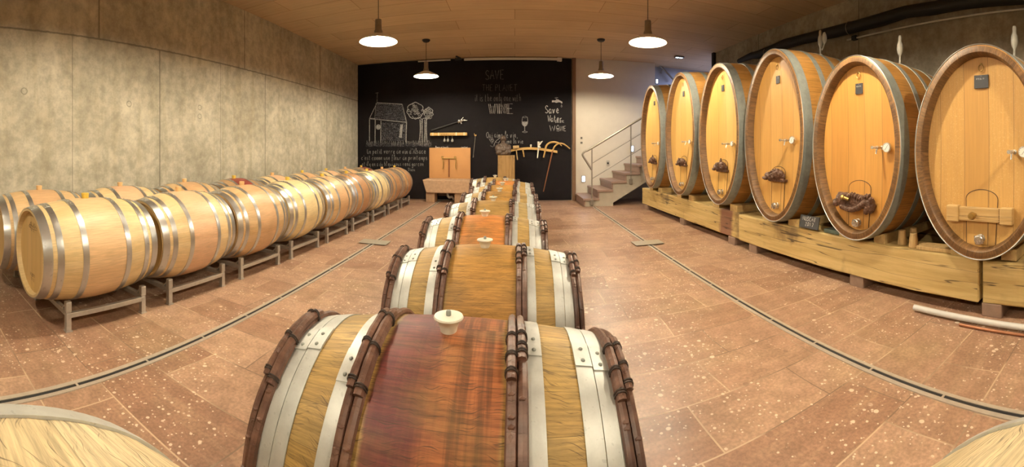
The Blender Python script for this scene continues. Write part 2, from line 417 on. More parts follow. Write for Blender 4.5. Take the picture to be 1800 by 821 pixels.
# ------------------------------------------------------------------ pendant lamps
M['enamel'] = plain('white_enamel', (.85, .82, .74), .35, 0, .02)
M['enamel_top'] = plain('shade_outside', (.55, .52, .45), .4, 0, .05)
M['bulb'] = emit('bulb_glow', LAMP_COL, LAMP_STRENGTH)
def lamp(x, y, z, label):
    t = thing('pendant_lamp', label, 'lamp', (x, y, z), 0, 'pendant lamps of the cellar')
    bm = BM(); lathe(bm, [(.0, ZC-z), (.085, ZC-z), (.085, ZC-z-.02), (.06, ZC-z-.045), (.0, ZC-z-.045)], 20, cap=False); obj('canopy', bm, M['black'], t)
    bm = BM(); tube(bm, [(0, 0, .30), (0, 0, ZC-z-.03)], .005, 6); obj('cord', bm, M['black'], t)
    bm = BM(); lathe(bm, [(.02, .32), (.045, .31), (.048, .17), (.06, .15), (.06, .11)], 18); obj('lamp_holder', bm, M['rail'], t)
    bm = BM(); lathe(bm, [(.055, .115), (.09, .105), (.16, .07), (.235, .035), (.262, .012), (.266, 0.0), (.258, .004), (.232, .024), (.158, .058), (.088, .093), (.054, .10)], 40, cap=False); obj('lamp_shade', bm, M['enamel'], t)
    bm = BM(); lathe(bm, [(.001, .005), (.03, .012), (.045, .035), (.045, .055), (.032, .085), (.022, .10), (.022, .112)], 16); obj('bulb', bm, M['bulb'], t)
    return t
lamp(-1.87, 8.07, 2.84, 'white pendant lamp hanging before the blackboard, above the stone sink')
lamp(1.81, 8.05, 2.84, 'white pendant lamp hanging before the pale wall with the stairs')
lamp(-1.87, 5.12, 2.78, 'large nearer pendant lamp over the left barrel racks')
lamp(1.84, 5.18, 2.78, 'large nearer pendant lamp close to the oval casks')
for k, (x, y) in enumerate(((-1.87, 2.2), (1.84, 2.2), (-1.87, -.75), (1.84, -.75))):
    lamp(x, y, 2.78, 'pendant lamp overhead outside the picture, %s' % ['left side near camera', 'right side near camera', 'left side behind camera', 'right side behind camera'][k])

# ------------------------------------------------------------------ barrels
def rad(s, Rb, Re): return Rb-(Rb-Re)*s*s
def barrel_body(bm, L, Rb, Re, NS=26, nx=20):
    n = NS*4; uvl = bm.loops.layers.uv.new('UVMap')
    prof = [(-L/2+L*i/nx, rad(2*i/nx-1, Rb, Re), i/nx) for i in range(nx+1)]
    prof = [(-L/2+.045, Re-.030, 0), (-L/2, Re-.018, 0)] + prof + [(L/2, Re-.018, 1), (L/2-.045, Re-.030, 1)]
    rings = []
    for x, r, v in prof:
        ring = []
        for k in range(n):
            a = 2*PI*k/n; rr = r - (.0012 if k % 4 == 0 else 0)
            ring.append(bm.verts.new((x, -rr*math.sin(a), rr*math.cos(a))))
        rings.append(ring)
    for i in range(len(rings)-1):
        for k in range(n):
            f = bm.faces.new((rings[i][k], rings[i][(k+1) % n], rings[i+1][(k+1) % n], rings[i+1][k]))
            for l, (kk, ii) in zip(f.loops, ((k, i), (k+1, i), (k+1, i+1), (k, i+1))): l[uvl].uv = (kk/n, prof[ii][2])
def hoop_mesh(L, Rb, Re, s0, s1, th=.004, n=96, lap=None):
    bm = BM(); x0, x1 = s0*L/2, s1*L/2
    P = [(x0, rad(s0, Rb, Re)-.002), (x0, rad(s0, Rb, Re)+th), ((x0+x1)/2, rad((s0+s1)/2, Rb, Re)+th+.0008), (x1, rad(s1, Rb, Re)+th), (x1, rad(s1, Rb, Re)-.002)]
    rings = [[bm.verts.new((x, -r*math.sin(2*PI*k/n), r*math.cos(2*PI*k/n))) for k in range(n)] for x, r in P]
    for a, b in zip(rings, rings[1:]):
        for k in range(n): bm.faces.new((a[k], a[(k+1) % n], b[(k+1) % n], b[k]))
    if lap is not None:  # the riveted overlap
        a0, a1 = lap; m = 8; R2 = []
        for x, r in [(x0, rad(s0, Rb, Re)+th), (x0, rad(s0, Rb, Re)+th*2), (x1, rad(s1, Rb, Re)+th*2), (x1, rad(s1, Rb, Re)+th)]:
            R2.append([bm.verts.new((x, -r*math.sin(a0+(a1-a0)*k/m), r*math.cos(a0+(a1-a0)*k/m))) for k in range(m+1)])
        for a, b in zip(R2, R2[1:]):
            for k in range(m): bm.faces.new((a[k], a[k+1], b[k+1], b[k]))
        for k in (0, m): bm.faces.new([R2[j][k] for j in range(4)])
    return bm
def rivets(L, Rb, Re, s0, s1, angs, th, parent, mat):
    for a in angs:
        bm = BM(); s = (s0+s1)/2; r = rad(s, Rb, Re)+2*th
        for ss in (s,):
            ball(bm, (ss*L/2, -r*math.sin(a), r*math.cos(a)), (.0055, .0055, .0045), 2, Euler((a, 0, 0)))
        obj('rivet', bm, mat, parent)
def head_disc(L, Re, sign):
    bm = BM(); r = Re-.024; x = sign*(L/2-.032)
    rings = [[bm.verts.new((x+sign*(-.006*(1-(q*q))), q*r*math.cos(2*PI*k/64), q*r*math.sin(2*PI*k/64))) for k in range(64)] for q in (1, .97, .6, .25)]
    for a, b in zip(rings, rings[1:]):
        for k in range(64): bm.faces.new((a[k], a[(k+1) % 64], b[(k+1) % 64], b[k]))
    bm.faces.new(rings[-1]); 
    rr = [bm.verts.new((x-sign*.012, r*math.cos(2*PI*k/64), r*math.sin(2*PI*k/64))) for k in range(64)]
    for k in range(64): bm.faces.new((rings[0][k], rings[0][(k+1) % 64], rr[(k+1) % 64], rr[k]))
    bm.faces.new(rr[::-1])
    return bm
def bung_flared():
    bm = BM(); lathe(bm, [(.0, -.02), (.017, -.02), (.024, .012), (.030, .028), (.038, .033), (.040, .037), (.038, .041), (.010, .0415), (.0, .0415)], 28, cap=False)
    return bm

# --- chateau barrels of the middle row: axis along x, bound with chestnut rods and zinc hoops
LB, RB, RE = .90, .355, .292
def chateau(label, loc, bodymat, hoopmat=None):
    t = thing('wine_barrel', label, 'barrel', loc, 0, 'rod bound barrels down the middle')
    zc = RB+.065; hm = hoopmat or M['hoop_old']
    bm = BM(); barrel_body(bm, LB, RB, RE)
    b = obj('barrel_body', bm, bodymat, t, loc=(0, 0, zc))
    for sg in (-1, 1): obj('barrel_head', head_disc(LB, RE, sg), M['head_barrel'], t, loc=(0, 0, zc))
    for sg in (-1, 1):
        for k, (a, c) in enumerate(((.90, .812), (.808, .715), (.535, .452))):
            s0, s1 = sorted((sg*a, sg*c))
            la = [.42, .40, .62][k] if sg < 0 else [.36, .33, .27][k]
            h = obj('hoop', hoop_mesh(LB, RB, RE, s0, s1, .0035, lap=(la-.26, la)), hm, t, loc=(0, 0, zc))
            rivets(LB, RB, RE, s0, s1, (la-.05, la-.17), .0035, h, M['hoop_cask'])
        for k, s in enumerate((.975, .925, .425, .372)):
            rr = .0122; R = rad(s, RB, RE)+rr*.6; xs = sg*s*LB/2
            rnd = random.Random(k*7+sg); N = 72
            ph = rnd.uniform(0, 6)
            bm = BM()
            tube(bm, [(xs+.0012*math.sin(5*2*PI*i/N+ph), -(R+.0015*math.sin(7*2*PI*i/N+ph))*math.sin(2*PI*i/N), (R+.0015*math.sin(7*2*PI*i/N+ph))*math.cos(2*PI*i/N)) for i in range(N)],
                 [rr*(1+.07*math.sin(3*2*PI*i/N+ph)) for i in range(N)], 8, True)
            a1 = [.72, .78, .66, .70][k] if sg < 0 else [.55, .62, .36, .50][k]
            a0 = [.03, .06, .02, .05][k] if sg > 0 else [-.20, -.16, -.12, -.08][k]; m = 22; R2 = R+rr*1.15
            pts = []
            for i in range(m+1):
                a = a0+(a1-a0)*i/m; q = R2 - (rr*.3 if i == 0 else 0)
                pts.append((xs, -q*math.sin(a), q*math.cos(a)))
            tube(bm, pts, [rr*(.9 if i == 0 else 1.0+.05*math.sin(i*1.3+ph)) for i in range(m+1)], 8)
            for kn in range(4):   # knots in the rod
                a = rnd.uniform(a1+.05, 1.6); ball(bm, (xs, -(R+rr*.55)*math.sin(a), (R+rr*.55)*math.cos(a)), (.010, .008, .008), 1)
            rod = obj('rod_hoop', bm, M['rod'], t, loc=(0, 0, zc))
            for a in (a1-.06, (a0+a1)/2+.05, a0+.11):
                bm = BM()
                cc = Vector((xs, -(R+rr*.55)*math.sin(a), (R+rr*.55)*math.cos(a)))
                ra = Vector((0, -math.sin(a), math.cos(a)))
                for off in (0, .006):
                    tv = Vector((0, -math.cos(a), -math.sin(a)))*off
                    tube(bm, [cc+tv+Vector((1, 0, 0))*(rr*1.15*math.cos(2*PI*i/14))+ra*(rr*1.85*math.sin(2*PI*i/14)) for i in range(14)], .0022, 5, True)
                obj('wire_binding', bm, M['wire'], rod)
    bg = obj('bung', bung_flared(), M['silicone'], t, loc=(0, -.02, zc+RB-.002))
    bm = BM(); lathe(bm, [(.007, .040), (.007, .052), (.005, .055)], 10); obj('peg', bm, M['hoop_cask'], bg)
    return t
old1, old2 = (.42, .26, .070), (.54, .36, .12)
OLD = dict(rough=.55, grain=.42, groove=.012, seam=.6, dirt=.6)
M['st_red'] = stavewood('wine_stained_oak', old1, old2, 24, (.40, .135, .045), .165, (.12, .018, .022), crack=.75, **OLD)
M['st_amber'] = stavewood('amber_old_oak', old1, old2, 24, (.50, .255, .055), .165, crack=.6, midstr=.9, **OLD)
M['st_orange'] = stavewood('orange_old_oak', old1, old2, 24, (.60, .235, .055), .165, crack=.6, **OLD)
M['st_olive'] = stavewood('olive_old_oak', (.40, .27, .08), (.50, .36, .14), 24, (.46, .25, .06), .165, crack=.6, midstr=.7, **OLD)
M['st_grey'] = stavewood('silvered_oak', (.62, .48, .26), (.72, .59, .36), 24, rough=.6, grain=.4, crack=.7, groove=.012, seam=.5, dirt=.5)
mids = [(-.175, 1.04, 'st_red', 'nearest rod-bound barrel in the middle row, wine-red stained centre'),
        (-.148, 1.95, 'st_amber', 'amber-brown middle-row barrel directly behind the wine-red stained one'),
        (-.22, 2.88, 'st_orange', 'bright orange-centred rod-bound barrel, third from the front of the middle row'),
        (-.207, 3.76, 'st_olive', 'olive-brown middle-row barrel with a dark patch, just behind the bright orange one'),
        (-.18, 4.64, 'st_amber', 'fifth rod-bound barrel from the front of the middle row'),
        (-.176, 5.50, 'st_amber', 'sixth rod-bound barrel from the front of the middle row'),
        (-.156, 6.32, 'st_orange', 'farthest fully lined-up middle-row barrel, in front of the wooden pedestal'),
        (-.36, 7.12, 'st_olive', 'last middle-row barrel, shifted left toward the stone sink')]
base = chateau(mids[0][3], (mids[0][0], mids[0][1], 0), M['st_red'])
def setbody(root, m):
    for k in bpy.data.objects:
        if k.parent == root and k.name.startswith('barrel_body'):
            k.material_slots[0].link = 'OBJECT'; k.material_slots[0].material = m
index_kids()
for x, y, mt, lab in mids[1:]:
    t = dup(base); t.location = (x, y, 0); t.rotation_euler = (0, 0, random.uniform(-.015, .015)); t['label'] = lab
    setbody(t, M[mt])
# low runners carrying the middle row
M['runner'] = boxwood('runner_timber', (.20, .12, .06), (.30, .19, .10), 1)
for x, lab in ((-.42, 'left timber runner under the middle row of barrels'), (.06, 'right timber runner under the middle row of barrels')):
    bm = BM(); box(bm, (0, 3.6, .031), (.09, 8.1, .062))
    for y in [.05]+[m[1] for m in mids]:
        for sg in (-1, 1): prism(bm, [(y+sg*.13, .060), (y+sg*.24, .060), (y+sg*.24, .115)], -.04, .04, 'x')
    tag(obj('barrel_runner', bm, M['runner'], None, False, (x, 0, 0)), lab, 'timber')

# --- new oak barrels in pairs on steel racks along the left wall: axis along y
LN, RN, RNE = .855, .375, .318
XF, XB = -2.72, -3.48
def new_barrel(label, loc, bodymat):
    t = thing('oak_barrel', label, 'barrel', loc, PI/2, 'oak barrels on racks along the concrete wall')
    zc = RN
    bm = BM(); barrel_body(bm, LN, RN, RNE, 28); obj('barrel_body', bm, bodymat, t, loc=(0, 0, zc))
    for sg in (-1, 1): obj('barrel_head', head_disc(LN, RNE, sg), M['head_barrel'], t, loc=(0, 0, zc))
    for sg in (-1, 1):
        for k, (a, c) in enumerate(((1.0, .865), (.80, .70), (.42, .325))):
            s0, s1 = sorted((sg*a, sg*c)); la = .15+.1*k
            h = obj('hoop', hoop_mesh(LN, RN, RNE, s0, s1, .003, lap=(la-.3, la)), M['hoop'], t, loc=(0, 0, zc))
            rivets(LN, RN, RNE, s0, s1, (la-.06, la-.22), .003, h, M['stainless'])
    bm = BM(); lathe(bm, [(.0, -.02), (.024, -.02), (.028, .036), (.027, .040), (.0, .040)], 20, cap=False); obj('bung', bm, M['cork'], t, loc=(0, 0, zc+RN))
    return t
pale = dict(N=28, midw=.185, rough=.45, grain=.2, groove=.008, midstr=.5, seam=.22, dirt=.16)
M['nb_pale'] = stavewood('pale_new_oak', (.72, .53, .25), (.79, .61, .33), mid=(.76, .47, .28), **pale)
M['nb_pink'] = stavewood('pinkish_new_oak', (.72, .52, .26), (.78, .59, .32), mid=(.73, .38, .26), **pale)
M['nb_tan'] = stavewood('tan_oak', (.60, .39, .18), (.70, .49, .26), mid=(.64, .36, .19), **pale)
M['nb_yellow'] = stavewood('yellow_new_oak', (.75, .59, .29), (.82, .67, .37), mid=(.80, .62, .33), **pale)
M['nb_brown'] = stavewood('brown_oak', (.42, .23, .10), (.52, .31, .14), mid=(.44, .22, .11), **pale)
M['nb_red'] = stavewood('red_stained_oak', (.42, .25, .12), (.50, .32, .16), mid=(.27, .045, .03), N=28, midw=.2, rough=.42, grain=.2, groove=.012)
YR = [1.43, 2.33, 3.23, 4.13, 5.03, 5.90, 6.79, 7.66, 8.54]
front = [('nb_pale', 'nearest front-row oak barrel, its whole round head facing the viewer', 'y'), ('nb_pink', 'second front-row oak barrel from the viewer, pinkish, behind the one showing its head', 'c'),
         ('nb_tan', 'tan front-row oak barrel, third from the viewer', 'c'), ('nb_yellow', 'pale yellow front-row oak barrel with bright hoops, fourth from the viewer', 'y'),
         ('nb_tan', 'fifth front-row oak barrel from the viewer, light tan', 'y'), ('nb_brown', 'brown front-row oak barrel, sixth from the viewer', 'y'),
         ('nb_yellow', 'pale yellow front-row barrel between two browner ones, seventh from the viewer', 'y'), ('nb_brown', 'front-row barrel second from the far end, brownish oak', 'c'),
         ('nb_brown', 'farthest front-row barrel, dark against the blackboard', 'y')]
back = [('nb_tan', 'wall-side barrel at the left edge of the picture, tan with a pink top', 'c'), ('nb_pink', 'second wall-side barrel, pale with a pinkish top', 'c'),
        ('nb_tan', 'third wall-side barrel, brownish with a plain top', 'c'), ('nb_red', 'wall-side barrel with a dark wine-red top', 'y'),
        ('nb_pink', 'pale wall-side barrel just beyond the wine-red topped one', 'c'), ('nb_tan', 'sixth wall-side barrel from the left, tan oak', 'y'),
        ('nb_pink', 'seventh wall-side barrel from the left, pale oak', 'y'), ('nb_tan', 'wall-side barrel second from the far end', 'c'), ('nb_red', 'farthest wall-side barrel with a dark reddish top', 'y')]
ZN = .135
first = None
def rack_builder(label, y):
    t = thing('barrel_rack', label, 'rack', (-3.1, y, 0), 0, 'steel racks under the left barrels')
    W, D, ht = .63, .315, .135   # half sizes
    for sx in (-1, 0, 1):
        for sy in (-1, 1):
            bm = BM(); box(bm, (sx*W, sy*D, ht/2-.004), (.038, .038, ht-.008), bevel=.003); box(bm, (sx*W, sy*D, .004), (.05, .05, .008))
            obj('leg', bm, M['steel'], t, False)
    for sy in (-1, 1):
        bm = BM(); box(bm, (0, sy*D, ht-.012), (2*W+.03, .036, .036), bevel=.003); obj('cross_rail', bm, M['steel'], t, False)
    for sx in (-1, 1):
        bm = BM(); box(bm, (sx*W, 0, ht-.025), (.034, 2*D, .034), bevel=.003); obj('side_rail', bm, M['steel'], t, False)
    for sx, kk in ((-1, 1), (1, 1)):
        for sy in (-1, 1):   # upturned end plates that hold the barrel
            bm = BM(); box(bm, (sx*W, sy*D, ht+.035), (.040, .044, .075), bevel=.006)
            box(bm, (sx*(W-.04), sy*D, ht+.022), (.075, .040, .008), Euler((0, sx*-.75, 0)))
            obj('cradle_plate', bm, M['steel'], t, False)
    return t
bb = new_barrel(front[0][1], (XF, YR[0], ZN), M['nb_pale'])
# burnt maker's script and small stamp on the head that faces the viewer
def catmull(pts, n=6):
    if len(pts) < 3: return [Vector(p) for p in pts]
    P = [Vector(p) for p in pts]; out = []
    for i in range(len(P)-1):
        p0 = P[max(i-1, 0)]; p1 = P[i]; p2 = P[i+1]; p3 = P[min(i+2, len(P)-1)]
        for k in range(n):
            t = k/n; out.append(.5*((2*p1)+(-p0+p2)*t+(2*p0-5*p1+4*p2-p3)*t*t+(-p0+3*p1-3*p2+p3)*t**3))
    out.append(P[-1]); return out
def ribbon(bm, pts, wd, put):
    """flat stroke through 2-D pts; put maps (x, z) to 3-D"""
    n = len(pts); A = []
    for i, p in enumerate(pts):
        d = (pts[min(i+1, n-1)]-pts[max(i-1, 0)]); d = d.normalized() if d.length > 1e-9 else Vector((1, 0)); nn = Vector((-d.y, d.x))*wd/2
        A.append((bm.verts.new(put(p+nn)), bm.verts.new(put(p-nn))))
    for a, b in zip(A, A[1:]):
        bm.faces.new((a[0], a[1], b[1], b[0]))
G = {  # single-stroke letters on a unit box (x, y)
 'S': [[(.85,.85),(.5,1),(.15,.8),(.3,.55),(.7,.4),(.85,.18),(.5,0),(.1,.12)]], 'A': [[(0,0),(.45,1),(.9,0)],[(.18,.38),(.74,.38)]], 'V': [[(0,1),(.4,0),(.85,1)]],
 'E': [[(.75,1),(.1,1),(.1,0),(.78,0)],[(.1,.52),(.62,.52)]], 'T': [[(0,1),(.9,1)],[(.45,1),(.45,0)]], 'H': [[(.1,1),(.1,0)],[(.8,1),(.8,0)],[(.1,.5),(.8,.5)]],
 'P': [[(.1,0),(.1,1),(.6,1),(.8,.78),(.6,.52),(.1,.5)]], 'L': [[(.1,1),(.1,0),(.7,0)]], 'N': [[(.1,0),(.1,1),(.8,0),(.8,1)]], 'W': [[(0,1),(.25,0),(.5,.8),(.75,0),(1,1)]],
 'I': [[(.3,1),(.3,0)]], 'D': [[(.1,0),(.1,1),(.6,.85),(.8,.5),(.6,.12),(.1,0)]], 'R': [[(.1,0),(.1,1),(.65,.95),(.75,.7),(.1,.5),(.8,0)]], 'K': [[(.1,1),(.1,0)],[(.75,1),(.1,.45),(.8,0)]],
 'Q': [[(.6,1),(.1,.75),(.1,.25),(.5,0),(.95,.3),(.9,.8),(.6,1)],[(.6,.2),(1,-.1)]], 'U': [[(.05,.95),(.08,.2),(.4,0),(.75,.25),(.8,1),(.8,.1),(.95,0)]], 'C': [[(.85,.85),(.5,1),(.1,.6),(.2,.1),(.6,0),(.85,.15)]],
 'B': [[(.1,0),(.1,1),(.6,.95),(.65,.6),(.1,.52),(.75,.4),(.65,.02),(.1,0)]], 'M': [[(0,0),(.12,1),(.45,.3),(.8,1),(.9,0)]],
 'a': [[(.7,.5),(.35,.58),(.08,.3),(.3,0),(.65,.2),(.7,.55),(.72,.1),(.9,.02)]], 'b': [[(.12,1.05),(.12,.05),(.5,.02),(.7,.3),(.45,.55),(.12,.35)]], 'c': [[(.65,.5),(.35,.58),(.08,.3),(.3,0),(.7,.1)]],
 'd': [[(.7,.5),(.35,.58),(.08,.3),(.3,0),(.65,.2),(.7,1.1),(.72,.1),(.9,.02)]], 'e': [[(.1,.28),(.65,.36),(.4,.6),(.08,.3),(.35,0),(.75,.12)]], 'f': [[(.65,1.0),(.4,1.1),(.3,.7),(.28,-.35)],[(.05,.55),(.6,.55)]],
 'g': [[(.7,.5),(.35,.58),(.08,.3),(.35,.02),(.68,.5),(.66,-.3),(.3,-.45),(.1,-.2)]], 'h': [[(.12,1.1),(.12,0),(.2,.4),(.5,.58),(.65,.35),(.66,0)]], 'i': [[(.2,.55),(.2,.05),(.4,0)],[(.2,.78),(.22,.84)]],
 'l': [[(.1,.3),(.4,.95),(.2,1.1),(.15,.1),(.4,0)]], 'm': [[(.05,.55),(.08,0),(.2,.5),(.38,.5),(.4,0),(.55,.5),(.75,.48),(.78,.02),(.9,0)]], 'n': [[(.08,.55),(.1,0),(.25,.48),(.55,.52),(.62,.05),(.8,0)]],
 'o': [[(.4,.56),(.08,.35),(.3,0),(.7,.2),(.6,.55),(.35,.56)]], 'p': [[(.1,.55),(.1,-.45)],[(.1,.4),(.45,.58),(.7,.3),(.4,0),(.12,.15)]], 'q': [[(.7,.5),(.35,.58),(.08,.3),(.35,.02),(.68,.5),(.66,-.45)]],
 'r': [[(.1,.55),(.12,0),(.2,.4),(.5,.56),(.6,.48)]], 's': [[(.6,.52),(.3,.58),(.15,.42),(.55,.2),(.4,0),(.08,.05)]], 't': [[(.3,.95),(.25,.1),(.5,0)],[(.05,.62),(.55,.65)]], 'u': [[(.1,.55),(.12,.1),(.35,0),(.6,.2),(.64,.55),(.66,.05),(.85,0)]],
 'v': [[(.05,.55),(.3,0),(.6,.5),(.75,.5)]], 'w': [[(.02,.55),(.2,0),(.42,.45),(.6,0),(.8,.5),(.92,.5)]], 'x': [[(.05,.55),(.65,0)],[(.65,.55),(.05,0)]], 'y': [[(.08,.55),(.15,.1),(.5,.08),(.62,.55),(.6,-.35),(.3,-.42)]],
 "'": [[(.2,1.05),(.15,.8)]], ',': [[(.2,.05),(.1,-.15)]], '.': [[(.2,.03),(.24,.03)]], '/': [[(0,0),(.5,1)]],
 '0': [[(.4,1),(.05,.6),(.15,.1),(.5,0),(.75,.4),(.65,.9),(.4,1)]], '1': [[(.1,.8),(.35,1),(.35,0)]], '2': [[(.1,.8),(.4,1),(.7,.75),(.1,0),(.75,0)]], '7': [[(.1,1),(.75,1),(.3,0)]], '8': [[(.4,.52),(.1,.75),(.4,1),(.7,.75),(.1,.25),(.4,0),(.7,.25),(.4,.52)]],
}
SHARP = set('AVETHPLNWIDKRM')
def write(bm, text, x0, z0, width, hgt, wd, put, jit=.03, slope=0):
    adv = sum(.45 if ch == ' ' else .5 if ch in "iIl',." else 1.0 for ch in text)
    cw = width/adv; x = x0; rn = random.Random(text)
    for ch in text:
        if ch == ' ': x += .45*cw; continue
        dz = rn.uniform(-jit, jit)*hgt
        for st in G.get(ch, []):
            pts = [(x+px*cw*.86, z0+dz+slope*(x-x0)+pz*hgt) for px, pz in st]
            ps = [Vector(p) for p in pts] if (ch in SHARP) else catmull(pts, 4)
            ribbon(bm, ps, wd, put)
        x += cw*(.5 if ch in "iIl',." else 1.0)
M['burn'] = plain('burnt_mark', (.10, .055, .025), .7)
bm = BM(); xh = -(LN/2-.032)-.0025
put = lambda p: Vector((xh, -p.x, p.y))
ribbon(bm, catmull([(-.085, .175), (-.03, .215), (-.045, .17), (-.07, .185), (-.02, .19), (-.005, .178), (.01, .195), (.02, .178), (.035, .212), (.045, .178), (.06, .195), (.09, .182)], 5), .004, put)
ribbon(bm, catmull([(-.09, .17), (0, .166), (.095, .172)], 5), .003, put)
write(bm, 'TRONC', -.045, .148, .09, .012, .002, put)
obj('brand_mark', bm, M['burn'], [k for k in bpy.data.objects if k.parent == bb and k.name.startswith('barrel_head')][0], False); bm = BM()
write(bm, 'M 2017', -.05, -.185, .10, .022, .004, put); write(bm, '0 1 2', -.03, -.215, .07, .018, .003, put)
hd = [k for k in bpy.data.objects if k.parent == bb and k.name.startswith('barrel_head')]
obj('stamp', bm, M['burn'], hd[0], False)
bb.location.y = 1.375; bb.scale.x = 1.09
index_kids()
def set_bung(root, kind):
    for k in bpy.data.objects:
        if k.parent == root and k.name.startswith('bung'):
            k.material_slots[0].link = 'OBJECT'; k.material_slots[0].material = M['yellowbung' if kind == 'y' else 'cork']
set_bung(bb, 'y')
for i, y in enumerate(YR):
    if i:
        t = dup(bb); t.scale.x = 1; t.location = (XF+random.uniform(-.01, .01), y+random.uniform(-.004, .004), ZN); t['label'] = front[i][1]; setbody(t, M[front[i][0]]); set_bung(t, front[i][2])
    yb = (1.27, 2.17, 3.07, 3.96, 4.85, 5.73, 6.61, 7.48, 8.36)[i]
    t = dup(bb); t.scale.x = 1; t.location = (XB, yb, ZN); t['label'] = back[i][1]; setbody(t, M[back[i][0]]); set_bung(t, back[i][2])
t = thing('oak_barrel', 'weathered pale barrel cut off by the two bottom corners of the picture', 'barrel', (0, .05, .062), -.10)
Lk, Rk, Rek = 1.112, .446, .372
bm = BM(); barrel_body(bm, Lk, Rk, Rek, 26); obj('barrel_body', bm, M['st_grey'], t, loc=(0, 0, Rk))
for sg in (-1, 1): obj('barrel_head', head_disc(Lk, Rek, sg), M['head_barrel'], t, loc=(0, 0, Rk))
for s0, s1 in ((-1.0, -.93), (-.30, -.22), (.22, .30), (.62, .72), (.965, 1.0)): obj('hoop', hoop_mesh(Lk, Rk, Rek, s0, s1, .004), M['hoop_old'], t, loc=(0, 0, Rk))
bm = BM(); lathe(bm, [(.0, -.02), (.024, -.02), (.028, .03), (.0, .03)], 20, cap=False); obj('bung', bm, M['cork'], t, loc=(0, 0, 2*Rk))
names = ['nearest steel rack, under the barrel whose head faces the viewer', 'second steel rack from the viewer, under the left rows', 'third steel rack from the viewer, under the left rows', 'fourth steel rack from the viewer, under the pale yellow barrel',
         'fifth steel rack from the viewer, under the left rows', 'sixth steel rack from the viewer, under the brown barrel', 'third steel rack from the far end, under the left rows', 'steel rack next to the farthest one', 'farthest steel rack, next to the blackboard']
rk = rack_builder(names[0], YR[0]); index_kids()
for i in range(1, 9):
    t = dup(rk); t.location.y = YR[i]; t['label'] = names[i]

# ------------------------------------------------------------------ oval casks on the right
XC = 2.66; LC = 1.55
def ov(t, a, b): 
    return (a*math.cos(t), b*math.sin(t))
def cscale(x): s = 2*x/LC-1; return 1+.055*(1-s*s)
def cask_band(x0, x1, a, b, off, nx=3, n=96):
    bm = BM(); rings = []
    P = [(x0, -.002)] + [(x0+(x1-x0)*i/nx, off) for i in range(nx+1)] + [(x1, -.002)]
    for x, o in P:
        k = cscale(x); rings.append([bm.verts.new((x, (a*k+o)*math.cos(2*PI*i/n), (b*k+o)*math.sin(2*PI*i/n))) for i in range(n)])
    for p, q in zip(rings, rings[1:]):
        for i in range(n): bm.faces.new((p[i], p[(i+1) % n], q[(i+1) % n], q[i]))
    return bm
def carving(kind, wd):
    """small carved creature lying along y, head toward +y; built as one remeshed blob"""
    bm = BM(); rn = random.Random(kind*13+5); k = wd/.42
    E3 = Euler
    def b(c, s, r=None): ball(bm, tuple(q*k for q in c), tuple(q*k for q in s), 2, r)
    if kind == 5:   # crouching long beast with snout and arms crossed in front
        b((.0, .0, .0), (.045, .19, .065)); b((-.03, .15, .01), (.055, .065, .07)); b((-.05, .205, -.025), (.035, .03, .032)); b((-.055, .21, .0), (.02, .02, .018))
        b((-.04, .10, .055), (.03, .035, .025)); b((-.055, .11, .03), (.02, .025, .02)); b((-.045, .165, .06), (.02, .02, .02))
        for i in range(11):
            t = i/10; b((-.05, .13-.25*t, -.05-.025*math.sin(PI*t)+.05*t*t), (.03, .03, .026))
        for i in range(9): b((-.035, .07-.028*i, .045+.012*math.sin(i)), (.024, .012, .03), E3((.4, 0, 0)))
        for i in range(4): b((-.045, -.10-.014*i, .0-.012*i), (.02, .03, .008), E3((.5, 0, 0)))
        b((-.02, -.16, -.02), (.045, .045, .07)); b((-.04, -.13, -.065), (.03, .02, .035)); b((-.05, -.19, .03), (.03, .02, .03))
    else:
        b((.0, -.03, -.01), (.045, .13, .07)); b((-.025, -.06, .02), (.05, .09, .06)); b((-.035, .10, -.01), (.04, .07, .04), E3((.5, 0, 0))); b((-.045, .165, -.04), (.03, .045, .022), E3((.2, 0, 0)))
        for i in range(14): b((-.055+rn.uniform(-.01, .01), rn.uniform(-.13, .08), rn.uniform(-.02, .07)), (.018, rn.uniform(.014, .03), rn.uniform(.012, .022)), E3((rn.uniform(-1, 1), 0, 0)))
        if kind in (1, 3): b((-.03, -.02, .09), (.02, .03, .02)); b((-.03, -.03, .115), (.012, .012, .025), E3((.5, 0, 0)))
        if kind in (2, 3): b((-.05, .06, .04), (.02, .035, .012), E3((.7, 0, 0)))
        if kind == 4: b((-.04, .13, .01), (.025, .05, .015), E3((-.6, 0, 0)))
        box(bm, (.01*k, -.02*k, -.06*k), (.07*k, .30*k, .03*k))
    return bm
M['carve'] = plain('dark_carved_wood', (.105, .050, .028), .5, 0, .55, 24, .5)
M['door_bar'] = boxwood('light_door_bar', (.52, .33, .12), (.62, .42, .18), 1, None, .5, .3)
M['brass'] = galv('aged_brass', (.42, .28, .09), .8, .4, 20)
M['dial'] = plain('dial_face', (.86, .85, .80), .4, 0, .02)
M['dialmark'] = plain('dial_marks', (.03, .03, .03), .5)
def ycirc(bm, c, r, x, n=20):
    vs = [bm.verts.new((x, c[0]+r*math.cos(2*PI*i/n), c[1]+r*math.sin(2*PI*i/n))) for i in range(n)]; bm.faces.new(vs)
XM = lambda c: Matrix.Translation(c) @ Euler((0, -PI/2, 0)).to_matrix().to_4x4()   # lathe axis -> -x
